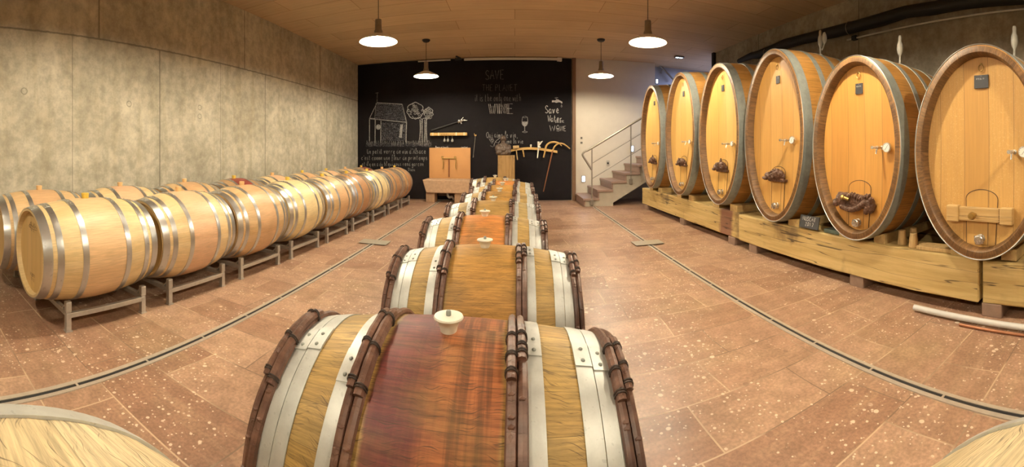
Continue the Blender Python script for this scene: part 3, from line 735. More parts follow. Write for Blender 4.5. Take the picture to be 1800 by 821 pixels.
cinfo = [ # y, half width, half height, base z, head index, kind, label, text
 (1.08, .525, .79, .455, 3, 6, 'nearest oval cask, plain wooden crossbar on its little door, cut by the right edge', 'RIESLING'),
 (2.26, .51, .82, .462, 2, 5, 'orange-toned oval cask with a dragon-like carving, second from the right', 'MUSCATEL'),
 (3.44, .53, .955, .475, 1, 4, 'tall oval cask with a humped carving, third from the right', 'ZOTZE'),
 (4.66, .55, .965, .525, 0, 3, 'fourth oval cask from the right with a rough dark carving and a small slate', 'PINOT'),
 (5.96, .59, 1.02, .525, 0, 2, 'second oval cask from the staircase end', 'SYLV'),
 (7.36, .58, 1.02, .525, 0, 1, 'farthest oval cask, beside the staircase', 'GEW')]
HX = .085
for ci, (cy, a, b_, z0, hi, kind, lab, txt) in enumerate(cinfo):
    t = thing('oval_cask', lab, 'cask', (XC, cy, z0), 0, 'oval casks on timber beams')
    zc = b_; n = 160
    a0, b0 = a/1.0, b_
    bm = BM(); uvl = bm.loops.layers.uv.new('UVMap'); nx = 16
    prof = [(HX+.02, -.075, 0, 1), (.012, -.062, 0, 1), (0, -.05, 0, 1), (0, -.008, 0, 1), (.006, 0, 0, 0)]+[(LC*i/nx, 0, i/nx, 0) for i in range(1, nx)]+[(LC, 0, 1, 0), (LC, -.05, 1, 1), (LC-HX, -.07, 1, 1)]
    rings = []
    for x, o, v, mi in prof:
        k = cscale(min(max(x, 0), LC)) if o > -.01 else 1.0
        rings.append([bm.verts.new((x, (a*k+o)*math.cos(2*PI*i/n), (b_*k+o)*math.sin(2*PI*i/n))) for i in range(n)])
    for j in range(len(rings)-1):
        for i in range(n):
            f = bm.faces.new((rings[j][i], rings[j][(i+1) % n], rings[j+1][(i+1) % n], rings[j+1][i]))
            f.material_index = 1 if (prof[j][3] or prof[j+1][3]) and not (prof[j][1] > -.01 and prof[j+1][1] > -.01) else 0
            for l, (ii, jj) in zip(f.loops, ((i, j), (i+1, j), (i+1, j+1), (i, j+1))): l[uvl].uv = (ii/n, prof[jj][2]+(.0 if jj > 3 else .1*jj))
    obj('cask_body', bm, [M['staves_cask'], M['chime_cask']], t, loc=(0, 0, zc))
    # heads: gently dished
    for sx in (0, 1):
        bm = BM(); ai, bi = a-.072, b_-.072; rings = []
        for q in (1, .9, .75, .55, .3, .1):
            x = HX+.03*(1-q*q); x = x if sx == 0 else LC-x
            rings.append([bm.verts.new((x, q*ai*math.cos(2*PI*i/96), q*bi*math.sin(2*PI*i/96))) for i in range(96)])
        for p, q in zip(rings, rings[1:]):
            for i in range(96): bm.faces.new((p[i], p[(i+1) % 96], q[(i+1) % 96], q[i]))
        bm.faces.new(rings[-1])
        h = obj('cask_head', bm, M['head_cask'][hi], t, loc=(0, 0, zc))
    for x0, x1 in ((.004, .125), (.33, .40), (.60, .665), (.89, .955), (1.15, 1.22), (1.42, 1.546)):
        obj('hoop', cask_band(x0, x1, a, b_, .0045), M['hoop_cask'], t, loc=(0, 0, zc))
    bm = BM(); tube(bm, [(.003, (a+.004)*math.cos(2*PI*i/120), (b_+.004)*math.sin(2*PI*i/120)) for i in range(120)], .0045, 6, True); obj('hoop_rim', bm, M['hoop'], t, loc=(0, 0, zc))
    fx = lambda y, z: HX+.03*(1-min(1, (y/ai)**2+(z/bi)**2))   # head surface x
    # little manhole door: raised panel with an arched top
    zt = -.30*b_/.79; dw = .13 if kind >= 5 else .12; zb = -b_*.885
    arc = [(dw*math.cos(PI*i/16), zt-dw*.45+dw*.55*math.sin(PI*i/16)) for i in range(17)]
    pts = [(dw*.9, zb)] + arc + [(-dw*.9, zb)]
    bm = BM(); tp_ = zt-dw*.45; rows = []
    for j in range(19):
        z = zb+(tp_-zb)*j/12 if j <= 12 else tp_+dw*.55*math.sin((j-12)/6*PI/2)
        w_ = dw*(.9+.1*min(1, j/12)) if j <= 12 else max(.004, dw*math.cos((j-12)/6*PI/2))
        rows.append([bm.verts.new((fx(q_*w_/3, z)-.004, q_*w_/3, z)) for q_ in (-3, -2, -1, 0, 1, 2, 3)])
    for A_, B_ in zip(rows, rows[1:]):
        for q_ in range(6): bm.faces.new((A_[q_], A_[q_+1], B_[q_+1], B_[q_]))
    back = {v: bm.verts.new(v.co+Vector((.004, 0, 0))) for v in list(bm.verts)}
    for f_ in list(bm.faces): bm.faces.new([back[v] for v in f_.verts][::-1])
    for e_ in [e for e in bm.edges if len(e.link_faces) == 1 and e.verts[0] in back]:
        bm.faces.new((e_.verts[0], e_.verts[1], back[e_.verts[1]], back[e_.verts[0]]))
    dr = obj('manhole_door', bm, M['door_cask'][hi], t, True, loc=(0, 0, zc))
    bm = BM(); sm_ = [(dw*(.9+.1*q_/10), zb+(tp_-zb)*q_/10) for q_ in range(10)]; sm_ = sm_+arc+[(-y, z) for y, z in sm_[::-1]]
    tube(bm, [(fx(y, z)-.0035, y, z) for y, z in sm_], .0035, 5); obj('door_seam', bm, M['burn'], dr, False)
    zbar = -.47*b_/.79 if kind >= 5 else -.50*b_/.955*.955/ .955*.9
    if kind == 6:
        bm = BM(); box(bm, (fx(0, zbar)-.035, 0, zbar), (.05, .52, .105), bevel=.006)
        for sg in (-1, 1): box(bm, (fx(0, zbar)-.045, sg*.215, zbar), (.06, .10, .125), bevel=.008)
        br = obj('door_crossbar', bm, M['door_bar'], dr, False, loc=(0, 0, 0))
        bm = BM()
        for q in range(7): box(bm, (fx(0, zbar)-.062, -.163, zbar-.045+q*.015), (.004, .012, .008), Euler((.7, 0, 0)))
        obj('dovetail_marks', bm, M['burn'], br, False)
        bm = BM(); lathe(bm, [(.012, 0), (.012, .06), (.028, .06), (.03, .075), (.022, .10), (.0, .102)], 16, XM((fx(0, zbar)-.05, .03, zbar)), cap=False); obj('bolt', bm, M['brass'], br)
        carv = None
    else:
        wd = {5: .44, 4: .40, 3: .38, 2: .36, 1: .36}[kind]
        bm = carving(kind, wd); cv = obj('carving', bm, M['carve'], t, True, loc=(fx(0, zbar)-.035, 0, zc+zbar))
        md = cv.modifiers.new('m', 'REMESH'); md.mode = 'VOXEL'; md.voxel_size = .0055; md.use_smooth_shade = True
        tx = bpy.data.textures.get('carve') or bpy.data.textures.new('carve', 'CLOUDS'); tx.noise_scale = .022; tx.noise_depth = 3
        md = cv.modifiers.new('d', 'DISPLACE'); md.texture = tx; md.strength = .016; md.mid_level = .5
        if kind == 5:
            bm = BM(); lathe(bm, [(.0, 0), (.016, 0), (.016, .05), (.024, .055), (.024, .075), (.0, .078)], 14, Matrix.Translation((-.06, .05, .02)) @ Euler((-1.2, -.8, 0)).to_matrix().to_4x4(), cap=False); obj('bolt', bm, M['brass'], cv)
    # bottom valve
    zv = -.83*b_ ; bm = BM(); xv = fx(0, zv)
    lathe(bm, [(.0, 0), (.034, 0), (.034, .012), (.022, .016), (.022, .035), (.036, .038), (.036, .056), (.028, .060), (.026, .075), (.0, .077)], 22, XM((xv, 0, zv)), cap=False)
    for q in range(4): box(bm, (xv-.045, .036*math.cos(q*PI/2+.6), zv+.036*math.sin(q*PI/2+.6)), (.02, .012, .012), Euler((q*PI/2, 0, 0)))
    obj('drain_valve', bm, M['stainless'], t, loc=(0, 0, zc))
    # sampling tap and thermometer (local -y is toward the viewer's right)
    yt, zt2 = -.26*a/.525, .0
    if kind < 5: yt = -.20*a/.53; zt2 = -.06
    if kind < 4: zt2 = -.14
    xt = fx(yt, zt2); bm = BM()
    lathe(bm, [(.0, 0), (.018, 0), (.018, .008), (.010, .010), (.010, .05), (.015, .055), (.015, .085), (.011, .09), (.011, .135), (.014, .137), (.014, .15), (0, .15)], 16, XM((xt, yt, zt2)), cap=False)
    tube(bm, [(xt-.075, yt, zt2), (xt-.085, yt, zt2-.03), (xt-.09, yt, zt2-.055)], .007, 8)
    tp = obj('sampling_tap', bm, M['stainless'], t, loc=(0, 0, zc))
    if kind != 9:
        yd = yt-.085; rd = .042 if kind > 3 else .036; xd = fx(yd, zt2)
        bm = BM(); lathe(bm, [(.0, 0), (.012, 0), (.012, .03), (rd, .032), (rd, .05), (rd-.004, .054), (rd-.006, .051)], 28, XM((xd, yd, zt2)), cap=False)
        g = obj('thermometer', bm, M['stainless'], t, loc=(0, 0, zc))
        bm = BM(); ycirc(bm, (yd, zt2), rd-.005, xd-.0505, 28); fc = obj('dial_face', bm, M['dial'], g, False)
        if kind > 3:
            bm = BM()
            for q in range(10):
                an = -.6+q*(PI+1.2)/9; box(bm, (xd-.051, yd+(rd-.010)*math.cos(an), zt2+(rd-.010)*math.sin(an)), (.0008, .005, .0016), Euler((an, 0, 0)))
            box(bm, (xd-.0512, yd, zt2), (.0008, (rd-.006)*1.5, .0022), Euler((2.2, 0, 0)))
            obj('dial_marks', bm, M['dialmark'], g, False)
    # slate name plate and ring
    zs = .66*b_ if kind < 6 else .675*b_; sz = (.085, .095) if kind == 5 else (.115, .10) if kind == 6 else (.065, .085)
    xs = fx(0, zs); bm = BM(); box(bm, (xs-.006, 0, zs), (.008, sz[0], sz[1]), bevel=.001)
    sl = obj('name_slate', bm, M['slate'], t, False, loc=(0, 0, zc))
    if kind >= 2:
        bm = BM(); write(bm, txt, -sz[0]*.34, zs+sz[1]*.16, sz[0]*.68, sz[1]*.11, .0022, lambda p: Vector((xs-.0108, -p.x, p.y)), .0)
        box(bm, (xs-.0105, 0, zs+sz[1]*.42), (.001, .006, .003))
        obj('chalk_text', bm, M['chalk'], sl, False)
    zr = .81*b_; xr = fx(0, zr); bm = BM()
    tube(bm, [(xr-.008, .020*math.cos(2*PI*i/18), zr+.026*math.sin(2*PI*i/18)-.004) for i in range(18)], .0035, 6, True)
    box(bm, (xr-.005, 0, zr+.026), (.012, .014, .012)); obj('ring_pull', bm, M['brass'], t, loc=(0, 0, zc))

# ------------------------------------------------------------------ timber beams, feet, wedges
bA = boxwood('squared_oak_beam', (.48, .33, .115), (.66, .49, .21), 1, (.17, .11, .05), .65, .8, .8)
bAw = boxwood('squared_oak_beam_wine', (.48, .33, .115), (.66, .49, .21), 1, (.17, .11, .05), .65, .8, .8, wine=-1.62)
XBm = 2.77
M['stone'] = plain('grey_red_stone', (.26, .17, .12), .85, 0, .3, 14, .4)
def beam(x, y0, y1, lab, z0=.10, z1=.435, wd=.30):
    L = y1-y0; bm = BM(); box(bm, (0, 0, (z1-z0)/2), (wd, L, z1-z0), bevel=.012)
    bmesh.ops.subdivide_edges(bm, edges=[e for e in bm.edges if e.calc_length() > .8], cuts=16, use_grid_fill=True)
    rn = random.Random(lab)
    for v in bm.verts: v.co += Vector((rn.uniform(-.003, .003), 0, rn.uniform(-.003, .003)))
    tag(obj('timber_beam', bm, bAw if 'wine' in lab else bA, None, False, (x+wd/2, (y0+y1)/2, z0)), lab, 'beam', 'beams under the casks')
beam(XBm, 4.27, 8.17, 'long front beam at the staircase end of the cask row, red wine stain on its face', .10, .445)
beam(XBm-.02, 1.10, 4.25, 'long front beam under the middle casks, with a lengthwise crack')
beam(XBm-.01, -1.3, 1.075, 'front beam running out of the picture at the right edge', .10, .42)
beam(3.72, -1.3, 8.17, 'rear beam under the backs of the casks')
q = NB('wine_stain')
bm = BM()
feet = [(7.9, 2.85), (6.05, 2.85), (4.45, 2.85), (3.95, 2.85), (2.30, 2.85), (1.0, 2.85), (-.6, 2.85)]
fl = ['stone foot under the staircase end of the front beam', 'second stone foot from the staircase under the front beam', 'stone foot left of the joint between the two long beams', 'stone foot right of the joint between the two long beams',
      'stone foot under the beam below the dragon-carved cask', 'stone foot by the grey floor pipe', 'stone foot outside the picture at right']
for (y, x), lab in zip(feet, fl):
    bm = BM(); box(bm, (0, 0, .048), (.22, .16, .104), bevel=.008)
    tag(obj('stone_block', bm, M['stone'], None, False, (x+.02, y, 0)), lab, 'block', 'stone feet of the beams')
for y in (7.9, 4.2, 1.0, -.6):
    bm = BM(); box(bm, (0, 0, .048), (.22, .16, .104), bevel=.008); tag(obj('stone_block', bm, M['stone'], None, False, (3.87, y, 0)), 'stone foot hidden under the rear beam', 'block', 'rear stone feet')
# dark strip added for the shade below the beams, behind the feet
bm = BM(); box(bm, (3.3, 3.4, .03), (.5, 9.4, .06)); struct('beam_shade_strip', bm, M['dark'], 'added dark strip standing in for the shade below the beams')
M['wedge'] = boxwood('pale_wedge_wood', (.50, .34, .13), (.62, .45, .19), 0, (.3, .18, .07), .6, .3)
wl = ['nearest', 'dragon-carved', 'humped-carving', 'fourth from the right', 'second from the staircase', 'farthest']
for ci, (cy, a, b_, z0, hi, kind, lab, txt) in enumerate(cinfo):
    ztop = .445 if cy > 4.27 else .435
    for sg in (-1, 1):
        zin = z0+b_*(1-math.sqrt(max(0, 1-(.15/a)**2)))*1.0; zo = z0+b_*(1-math.sqrt(1-(.33/a)**2))
        y1, y2 = sg*.15, sg*(.33 if cy > 2.9 else .27)
        hh = min(zo-ztop-.012, .085)
        bm = BM(); prism(bm, [(y1, 0), (y2, 0), (y2, hh), (y2-sg*.03, hh), (y1, max(.015, (zin-ztop)*.8))], 0, .95, 'x')
        tag(obj('cask_wedge', bm, M['wedge'], None, False, (XBm+.01, cy, ztop-.002)), '%s wooden wedge propping the %s oval cask' % ('right-hand' if sg < 0 else 'left-hand', wl[ci]), 'wedge', 'wedges under the casks')
# loose wooden bungs standing on the beam, plank, slate sign
M['bungwood'] = boxwood('tapered_bung_wood', (.50, .32, .13), (.62, .43, .20), 2, None, .6, .3)
for x, y, lab in ((2.86, 1.86, 'tapered wooden bung standing left on the beam between the two nearest casks'), (2.82, 1.72, 'frontmost tapered wooden bung on the beam, nearest the plain-barred cask'), (3.0, 1.83, 'tapered wooden bung standing behind the other two')):
    bm = BM(); lathe(bm, [(.0, 0), (.040, 0), (.041, .01), (.031, .115), (.029, .12), (0, .12)], 20, cap=False)
    tag(obj('wooden_bung', bm, M['bungwood'], None, True, (x, y, .437)), lab, 'bung', 'loose bungs on the beam')
bm = BM(); box(bm, (0, 0, .016), (.16, .34, .03), bevel=.003); tag(obj('plank_offcut', bm, M['bungwood'], None, False, (2.86, 1.50, .436), (0, 0, .06)), 'flat plank offcut on the beam right of the loose bungs', 'plank')
bm = BM(); box(bm, (0, 0, .0), (.012, .28, .13), bevel=.001)
sg_ = tag(obj('slate_sign', bm, M['slate'], None, False, (2.752, 2.92, .520), (0, .22, 0)), 'small black slate with white lettering leaning on the beam beside the humped-carving cask', 'sign')
bm = BM(); write(bm, 'MUSCAT', -.10, .012, .20, .04, .008, lambda p: Vector((-.0075, -p.x, p.y)), .05); write(bm, '2017', -.05, -.04, .13, .035, .006, lambda p: Vector((-.0075, -p.x, p.y)), .05)
obj('chalk_text', bm, M['chalk'], sg_, False)
bm = BM(); box(bm, (0, 0, .02), (.14, .30, .035), bevel=.004); tag(obj('green_block', bm, plain('green_grey_block', (.13, .17, .14), .6), None, False, (2.86, 2.60, .436)), 'greenish grey block lying on the beam beside the dragon-carved cask', 'block')

# pipe and rod on the floor
M['pvc'] = plain('pale_grey_pipe', (.62, .61, .58), .4, 0, .03)
M['copper'] = plain('copper_rod', (.32, .13, .06), .4, .4, .1)
bm = BM(); tube(bm, [(2.60, 1.58-.2*i, .032) for i in range(16)], .022, 14); tag(obj('plastic_pipe', bm, M['pvc']), 'pale grey plastic pipe on the floor along the cask beam', 'pipe')
bm = BM(); tube(bm, [(2.53, 1.16-.2*i, .012) for i in range(13)], .011, 10); tag(obj('copper_rod', bm, M['copper']), 'thin brown rod on the floor beside the grey pipe', 'rod')

# ------------------------------------------------------------------ right wall: duct, conduit, airlocks
bm = BM(); rn = random.Random(3); pts = [(4.47, 6.9, 3.15), (4.47, 6.4, 3.17)]
for i in range(24): pts.append((4.47+rn.uniform(-.01, .01), 6.2-.42*i, 3.12+.03*math.sin(i*.8)+(-.03 if i > 8 else .02)))
tube(bm, pts, [.05, .07]+[.085+rn.uniform(-.008, .008) for i in range(24)], 12)
dt = tag(obj('hose_duct', bm, M['black']), 'thick black sagging duct along the top of the right wall', 'duct')
for y in (3.85, 1.2, 5.9):
    bm = BM(); tube(bm, [(4.47+.10*math.cos(2*PI*i/20), y, 3.11+.10*math.sin(2*PI*i/20)) for i in range(20)], .006, 6, True); box(bm, (4.59, y, 3.11), (.08, .03, .03)); obj('bracket', bm, M['rail'], dt)
bm = BM(); tube(bm, [(4.58, 4.0-.4*i, 2.985) for i in range(22)], .014, 8)
cn = tag(obj('conduit', bm, M['pvc']), 'thin pale conduit running below the black duct', 'conduit')
bm = BM(); box(bm, (4.58, 3.85, 2.99), (.06, .09, .07), bevel=.008); obj('clip', bm, M['black'], cn)
q = NB('glass'); q.b.inputs['Transmission Weight'].default_value = .72; q.b.inputs['Base Color'].default_value = (.93, .91, .84, 1); q.b.inputs['Roughness'].default_value = .08; q.b.inputs['IOR'].default_value = 1.45; M['glass'] = q.m
def airlock(x, y, z, lab, tall=0):
    t = thing('airlock', lab, 'airlock', (x, y, z), 0, 'glass airlocks on the casks')
    bm = BM(); lathe(bm, [(.0, 0), (.020, 0), (.026, .05), (0, .052)], 16, cap=False); obj('stopper', bm, M['silicone'], t)
    bm = BM(); lathe(bm, [(.010, .05), (.010, .13), (.012, .14), (.028, .17), (.034, .21), (.030, .26), (.018, .29), (.020, .33), (.014, .35), (.013, .35), (.017, .33), (.014, .29), (.026, .26), (.030, .21), (.025, .172), (.008, .14), (.007, .05)], 18, cap=False)
    obj('glass_tube', bm, M['glass'], t)
    bm = BM(); lathe(bm, [(0, .175), (.023, .178), (.028, .21), (.0265, .235), (0, .235)], 16, cap=False); obj('liquid', bm, M['glass'], t)
    if tall:
        bm = BM(); tube(bm, [(0, 0, .13), (0, -.03, .10), (0, -.06, .14), (0, -.07, .17)], .008, 8)
        lathe(bm, [(.008, .16), (.030, .20), (.033, .24), (.026, .28), (.012, .31), (.010, .31)], 18, Matrix.Translation((0, -.07, 0)), cap=False); obj('second_bulb', bm, M['glass'], t)
airlock(3.43, 3.44, .475+.955*2.055-.03, 'double-bulbed glass airlock on the humped-carving cask', 1)
airlock(3.43, 2.26, .462+.82*2.055-.03, 'glass airlock standing on the dragon-carved cask')
airlock(3.43, 1.02, .455+.79*2.055-.03, 'glass airlock on the nearest cask, at the right edge')

# ------------------------------------------------------------------ back wall: blackboard and its chalk
def wp(u, v, y=YB):
    th = (u-CX)/F; return Vector((y*math.tan(th), H-(v-CY)/F*y/math.cos(th)))
bm = BM(); box(bm, ((XL+1.45)/2, YB-.015, (ZC+.0)/2), (1.45-XL-.02, .022, ZC-.03))
tag(obj('blackboard', bm, M['board'], None, False), 'huge blackboard covering the end wall left of the stairs', 'blackboard')
bm = BM(); box(bm, (1.50, YB-.035, ZC/2), (.085, .07, ZC), bevel=.004); struct('trim_3', bm, M['brown_frame'], 'brown wooden post at the right edge of the blackboard')
bm = BM(); box(bm, (-.1, YB-.10, ZC-.055), (2.35, .05, .055), bevel=.006); box(bm, (1.12, YB-.10, ZC-.06), (.12, .09, .09), bevel=.006)
tag(obj('ceiling_rail', bm, M['pvc'], None, False), 'long white screen casing at the top of the blackboard', 'rail')
bm = BM(); box(bm, (-2.05, YB-.08, ZC-.05), (.85, .03, .03), bevel=.004); tag(obj('ceiling_rail', bm, M['pvc'], None, False), 'short thin white strip at the top left of the blackboard', 'rail')
bm = BM(); box(bm, (-1.42, YB-.12, ZC-.05), (.16, .10, .05), bevel=.01); tube(bm, [(-1.45, YB-.3, ZC-.02), (-1.35, YB-.2, ZC-.05)], .02, 8)
tag(obj('ceiling_bracket', bm, M['black']), 'small dark bracket between the two white strips', 'bracket')
YK = YB-.0275
putk = lambda p: Vector((p.x, YK, p.y))
def chalk(name, mat, lab, fn, cat='chalk drawing'):
    bm = BM(); fn(bm); tag(obj(name, bm, mat, None, False), lab, cat, 'chalk marks on the blackboard'); 
def ctext(lines, mat, wd=.012): 
    def fn(bm):
        for txt, u0, u1, vtop, vbot, w_ in lines:
            p0 = wp(u0, vbot); p1 = wp(u1, vbot); p2 = wp(u0, vtop)
            write(bm, txt, p0.x, p0.y, p1.x-p0.x, p2.y-p0.y, w_ or wd, putk, .04, (p1.y-p0.y)/(p1.x-p0.x))
    return fn
chalk('chalk_writing', M['chalk3'], 'faint chalk words about saving the planet, top centre', ctext([('SAVE', 853, 888, 124, 140, .016), ('THE PLANET', 848, 910, 149, 160, .010), ('it is the only one with', 835, 917, 166, 178, .011)], None), 'chalk writing')
def outline_wine(bm):
    for dx, w_ in ((0, .010), (.038, .010)):
        p0 = wp(859, 200); p1 = wp(905, 200); p2 = wp(859, 183)
        write(bm, 'WINE', p0.x+dx, p0.y, p1.x-p0.x-.03, p2.y-p0.y, w_, putk, 0)
chalk('chalk_writing', M['chalk'], 'double-stroked chalk word WINE below the faint lines', outline_wine, 'chalk writing')
chalk('chalk_writing', M['chalk2'], 'chalk line in French above the dark sculpture', ctext([('Qui aime le vin,', 855, 911, 232, 242, .009)], None), 'chalk writing')
chalk('chalk_writing', M['chalk2'], 'short second chalk line in French, partly behind the dark sculpture', ctext([('aime la vie', 886, 921, 244, 252, .009)], None), 'chalk writing')
chalk('chalk_writing', M['chalk'], 'chalk slogan Save Water Drink Wine below the chalk tap', ctext([('Save', 958, 984, 186, 199, .016), ('Water', 963, 989, 203, 214, .014), ('DRINK', 976, 992, 211.5, 216, .009), ('W', 966, 977, 221, 230.5, .014), ('NE', 985, 996, 222, 230.5, .012)], None), 'chalk writing')
chalk('chalk_writing', M['chalk4'], 'handwritten French chalk verse below the chalk house', ctext([("Un petit verre de vin d'Alsace", 646, 750, 262, 270, .015), ("c'est comme une fleur de printemps", 636, 753, 273.5, 281, .013), ("et il y en a du bl qui vous rend garcon", 637, 746, 284.5, 291.5, .013), ('Dieu', 718, 731, 295, 300.5, .013)], None), 'chalk writing')
chalk('chalk_writing', M['chalk'], 'tiny white caption above the left end of the splashback', ctext([('Bons a touch', 766, 789, 257, 260.5, .012)], None), 'chalk writing')
chalk('chalk_writing', M['chalk'], 'tiny chalk word above the right end of the splashback', ctext([('touchant', 811, 823, 257.5, 260, .008)], None), 'chalk writing')
# pixel helper for the drawings, in crop coordinates
def c3(x, y): return wp(620+x/5.475, 160+y/5.475)
def line(bm, pts, w_=.018, f=c3, smooth=False):
    ps = [f(*p) for p in pts]
    if smooth: ps = catmull([(p.x, p.y) for p in ps], 5)
    else: ps = [p.lerp(r, k/4) for p, r in zip(ps, ps[1:]) for k in range(4)]+[ps[-1]]
    ribbon(bm, ps, w_, putk)
def fillpoly(bm, pts, f=c3, off=0.0):
    vs = [bm.verts.new(putk(f(*p))-Vector((0, off, 0))) for p in pts]; bm.faces.new(vs)
def rub(bm):   # rubbed chalk of roof, wall and grass
    fillpoly(bm, [(237, 118), (478, 132), (518, 298), (220, 270)]); fillpoly(bm, [(278, 300), (510, 312), (505, 480), (278, 480)])
    for i in range(62):
        x = 130+i*10.2; hh = 38+18*math.sin(i*2.3)+10*math.sin(i*.9); fillpoly(bm, [(x, 535), (x+11, 535), (x+8, 535-hh), (x+3, 535-hh*1.05)])
def house(bm):
    L_ = lambda *a, **k: line(bm, *a, **k)
    L_([(237, 115), (478, 130)], .028); L_([(478, 130), (520, 300)], .024); L_([(165, 265), (520, 300)], .034); L_([(237, 115), (165, 265)], .018); L_([(228, 118), (215, 270)], .012)
    L_([(165, 265), (165, 500)], .022); L_([(220, 270), (218, 500)], .020); L_([(275, 285), (272, 500)], .020); L_([(520, 300), (514, 525)], .026)
    L_([(237, 115), (240, 15)], .010); L_([(222, 22), (252, 18)], .010)
    rn = random.Random(4)
    for i in range(1, 10):
        t = i/10; L_([(237-12*t, 115+152*t), (478+40*t, 130+165*t)], .006)
    for i in range(9):
        x = 280+(i % 3)*55+rn.uniform(-6, 6); y = 330+(i//3)*48; L_([(x, y), (x+45, y+rn.uniform(-8, 8)), (x+50, y+38), (x+5, y+40), (x, y)], .007)
    c = [(250+23*math.cos(2*PI*i/20), 347+25*math.sin(2*PI*i/20)) for i in range(20)]; fillpoly(bm, c, off=.001)
    fillpoly(bm, [(463, 322), (486, 322), (475, 452), (449, 448)], off=.001)
    for i in range(64):
        x = 132+i*9.8; h0 = 30+22*abs(math.sin(i*1.7)); L_([(x, 530), (x+rn.uniform(-4, 4), 530-h0)], .008)
def tree(bm):
    L_ = lambda *a, **k: line(bm, *a, **k)
    rn = random.Random(9)
    for cx, cy, rx, ry in ((605, 190, 78, 76), (733, 215, 40, 54)):
        L_([(cx+(rx+5*math.sin(9*a))*math.cos(a), cy+(ry+5*math.sin(7*a))*math.sin(a)) for a in [2*PI*i/28 for i in range(29)]], .018, smooth=True)
        for k in range(26):
            a = rn.uniform(0, 2*PI); r = math.sqrt(rn.random())*.85; x = cx+rx*r*math.cos(a); y = cy+ry*r*math.sin(a); s = rn.uniform(8, 15)
            L_([(x+s*math.cos(b), y+s*.8*math.sin(b)) for b in [i*.9 for i in range(7)]], .011, smooth=True)
    for x0, x1, xb0, xb1 in ((650, 672, 642, 676), (695, 712, 692, 718)):
        L_([(x0, 275), (x0+2, 380), (xb0, 492)], .018, smooth=True); L_([(x1, 275), (x1, 380), (xb1, 492)], .018, smooth=True)
        for i in range(16): L_([((x0+x1)/2+4*math.sin(i), 285+i*13), ((x0+x1)/2-4*math.sin(i), 292+i*13)], .014)
    L_([(575, 240), (605, 272), (640, 250), (665, 272), (690, 262), (715, 275)], .014, smooth=True)
chalk('chalk_house', M['chalkhaze'], 'rubbed chalk shading of roof, stone wall and grass', rub)
chalk('chalk_house', M['chalk2'], 'chalk house with tiled roof standing in grass', house)
chalk('chalk_tree', M['chalk2'], 'two chalk trees with round crowns beside the chalk house', tree)
def fpx(x, y): return wp(x, y)
def wineglass(bm):
    line(bm, [(918.5, 206), (917.5, 215), (919, 220), (922.5, 222), (926, 220), (927.6, 215), (927, 206)], .010, fpx, True); line(bm, [(918.5, 206), (922.5, 204.5), (927, 206)], .008, fpx, True); line(bm, [(918.5, 206), (922.5, 207.3), (927, 206)], .006, fpx, True)
    line(bm, [(922.3, 222), (922.3, 231)], .014, fpx); line(bm, [(918, 232), (922.3, 230.8), (927, 232), (922.3, 233.3), (918, 232)], .009, fpx, True)
    fillpoly(bm, [(918, 214), (927.5, 214), (927, 218), (925, 221), (922.5, 222), (920, 221), (918.3, 218)], fpx, .0005)
chalk('chalk_wine_glass', M['chalk2'], 'chalk drawing of a half full wine glass', wineglass)
def tapd(bm):
    fillpoly(bm, [(970, 176.5), (976, 176.8), (978, 175), (981, 175), (984, 177), (988, 179), (988.5, 182), (986, 182), (985, 180), (981, 180), (978, 181), (975, 180), (970, 180)], fpx); line(bm, [(977.5, 175), (977.5, 171)], .010, fpx); line(bm, [(975, 172.5), (980.5, 172)], .010, fpx)
    line(bm, [(986.8, 184), (985.8, 187), (987, 188.5), (988, 187), (986.8, 184)], .007, fpx, True)
chalk('chalk_tap', M['chalk'], 'chalk water tap dripping above the slogan at right', tapd)
def tinyglass(bm):
    line(bm, [(978, 228), (978, 224), (980.5, 220), (983, 224), (983, 230), (978, 230)], .008, fpx, True); fillpoly(bm, [(979, 225.5), (982.2, 225.5), (981.5, 228.2), (979.6, 228.2)], fpx)
chalk('chalk_letter_glass', M['chalk'], 'tiny chalk glass standing for a letter in the slogan word', tinyglass)
def grapes(bm):
    for x, y in ((862, 245), (865, 244), (863.5, 247.5), (866.5, 247), (865, 250)): line(bm, [(x+1.6*math.cos(a), y+1.6*math.sin(a)) for a in [i*.8 for i in range(9)]], .009, fpx, True)
    line(bm, [(868, 256), (872, 248), (880, 242)], .014, fpx, True); line(bm, [(872, 250), (876, 251), (879, 247), (876, 253)], .009, fpx, True); line(bm, [(862, 256), (866, 258), (870, 256)], .007, fpx, True)
chalk('chalk_grapes', M['chalk2'], 'small chalk grapes and leaf left of the dark sculpture', grapes)

# ------------------------------------------------------------------ stone sink with copper splashback
M['copperpanel'] = plain('orange_copper_panel', (.60, .31, .115), .42, .15, .12, 3, .05)
M['sinkstone'] = plain('rough_pink_stone', (.47, .31, .19), .85, 0, .3, 18, .8)
t = thing('stone_sink', 'stone trough sink with a copper-coloured splashback against the blackboard', 'sink', (-1.64, 9.5, 0))
bm = BM(); box(bm, (-.005, .27, .95), (1.06, .05, .78), bevel=.006); obj('splashback', bm, M['copperpanel'], t, False)
bm = BM()
prism(bm, [(-.50, .24), (.54, .24), (.575, .56), (-.595, .56)], -.27, -.17, 'y'); prism(bm, [(-.50, .24), (.54, .24), (.575, .56), (-.595, .56)], .22, .29, 'y')
prism(bm, [(-.50, .24), (.54, .24), (.55, .34), (-.55, .34)], -.17, .22, 'y'); prism(bm, [(-.54, .3), (-.43, .3), (-.43, .56), (-.595, .56)], -.17, .22, 'y'); prism(bm, [(.43, .3), (.54, .3), (.575, .56), (.43, .56)], -.17, .22, 'y')
bsn = obj('basin', bm, M['sinkstone'], t, False); md = bsn.modifiers.new('b', 'BEVEL'); md.width = .02; md.segments = 2
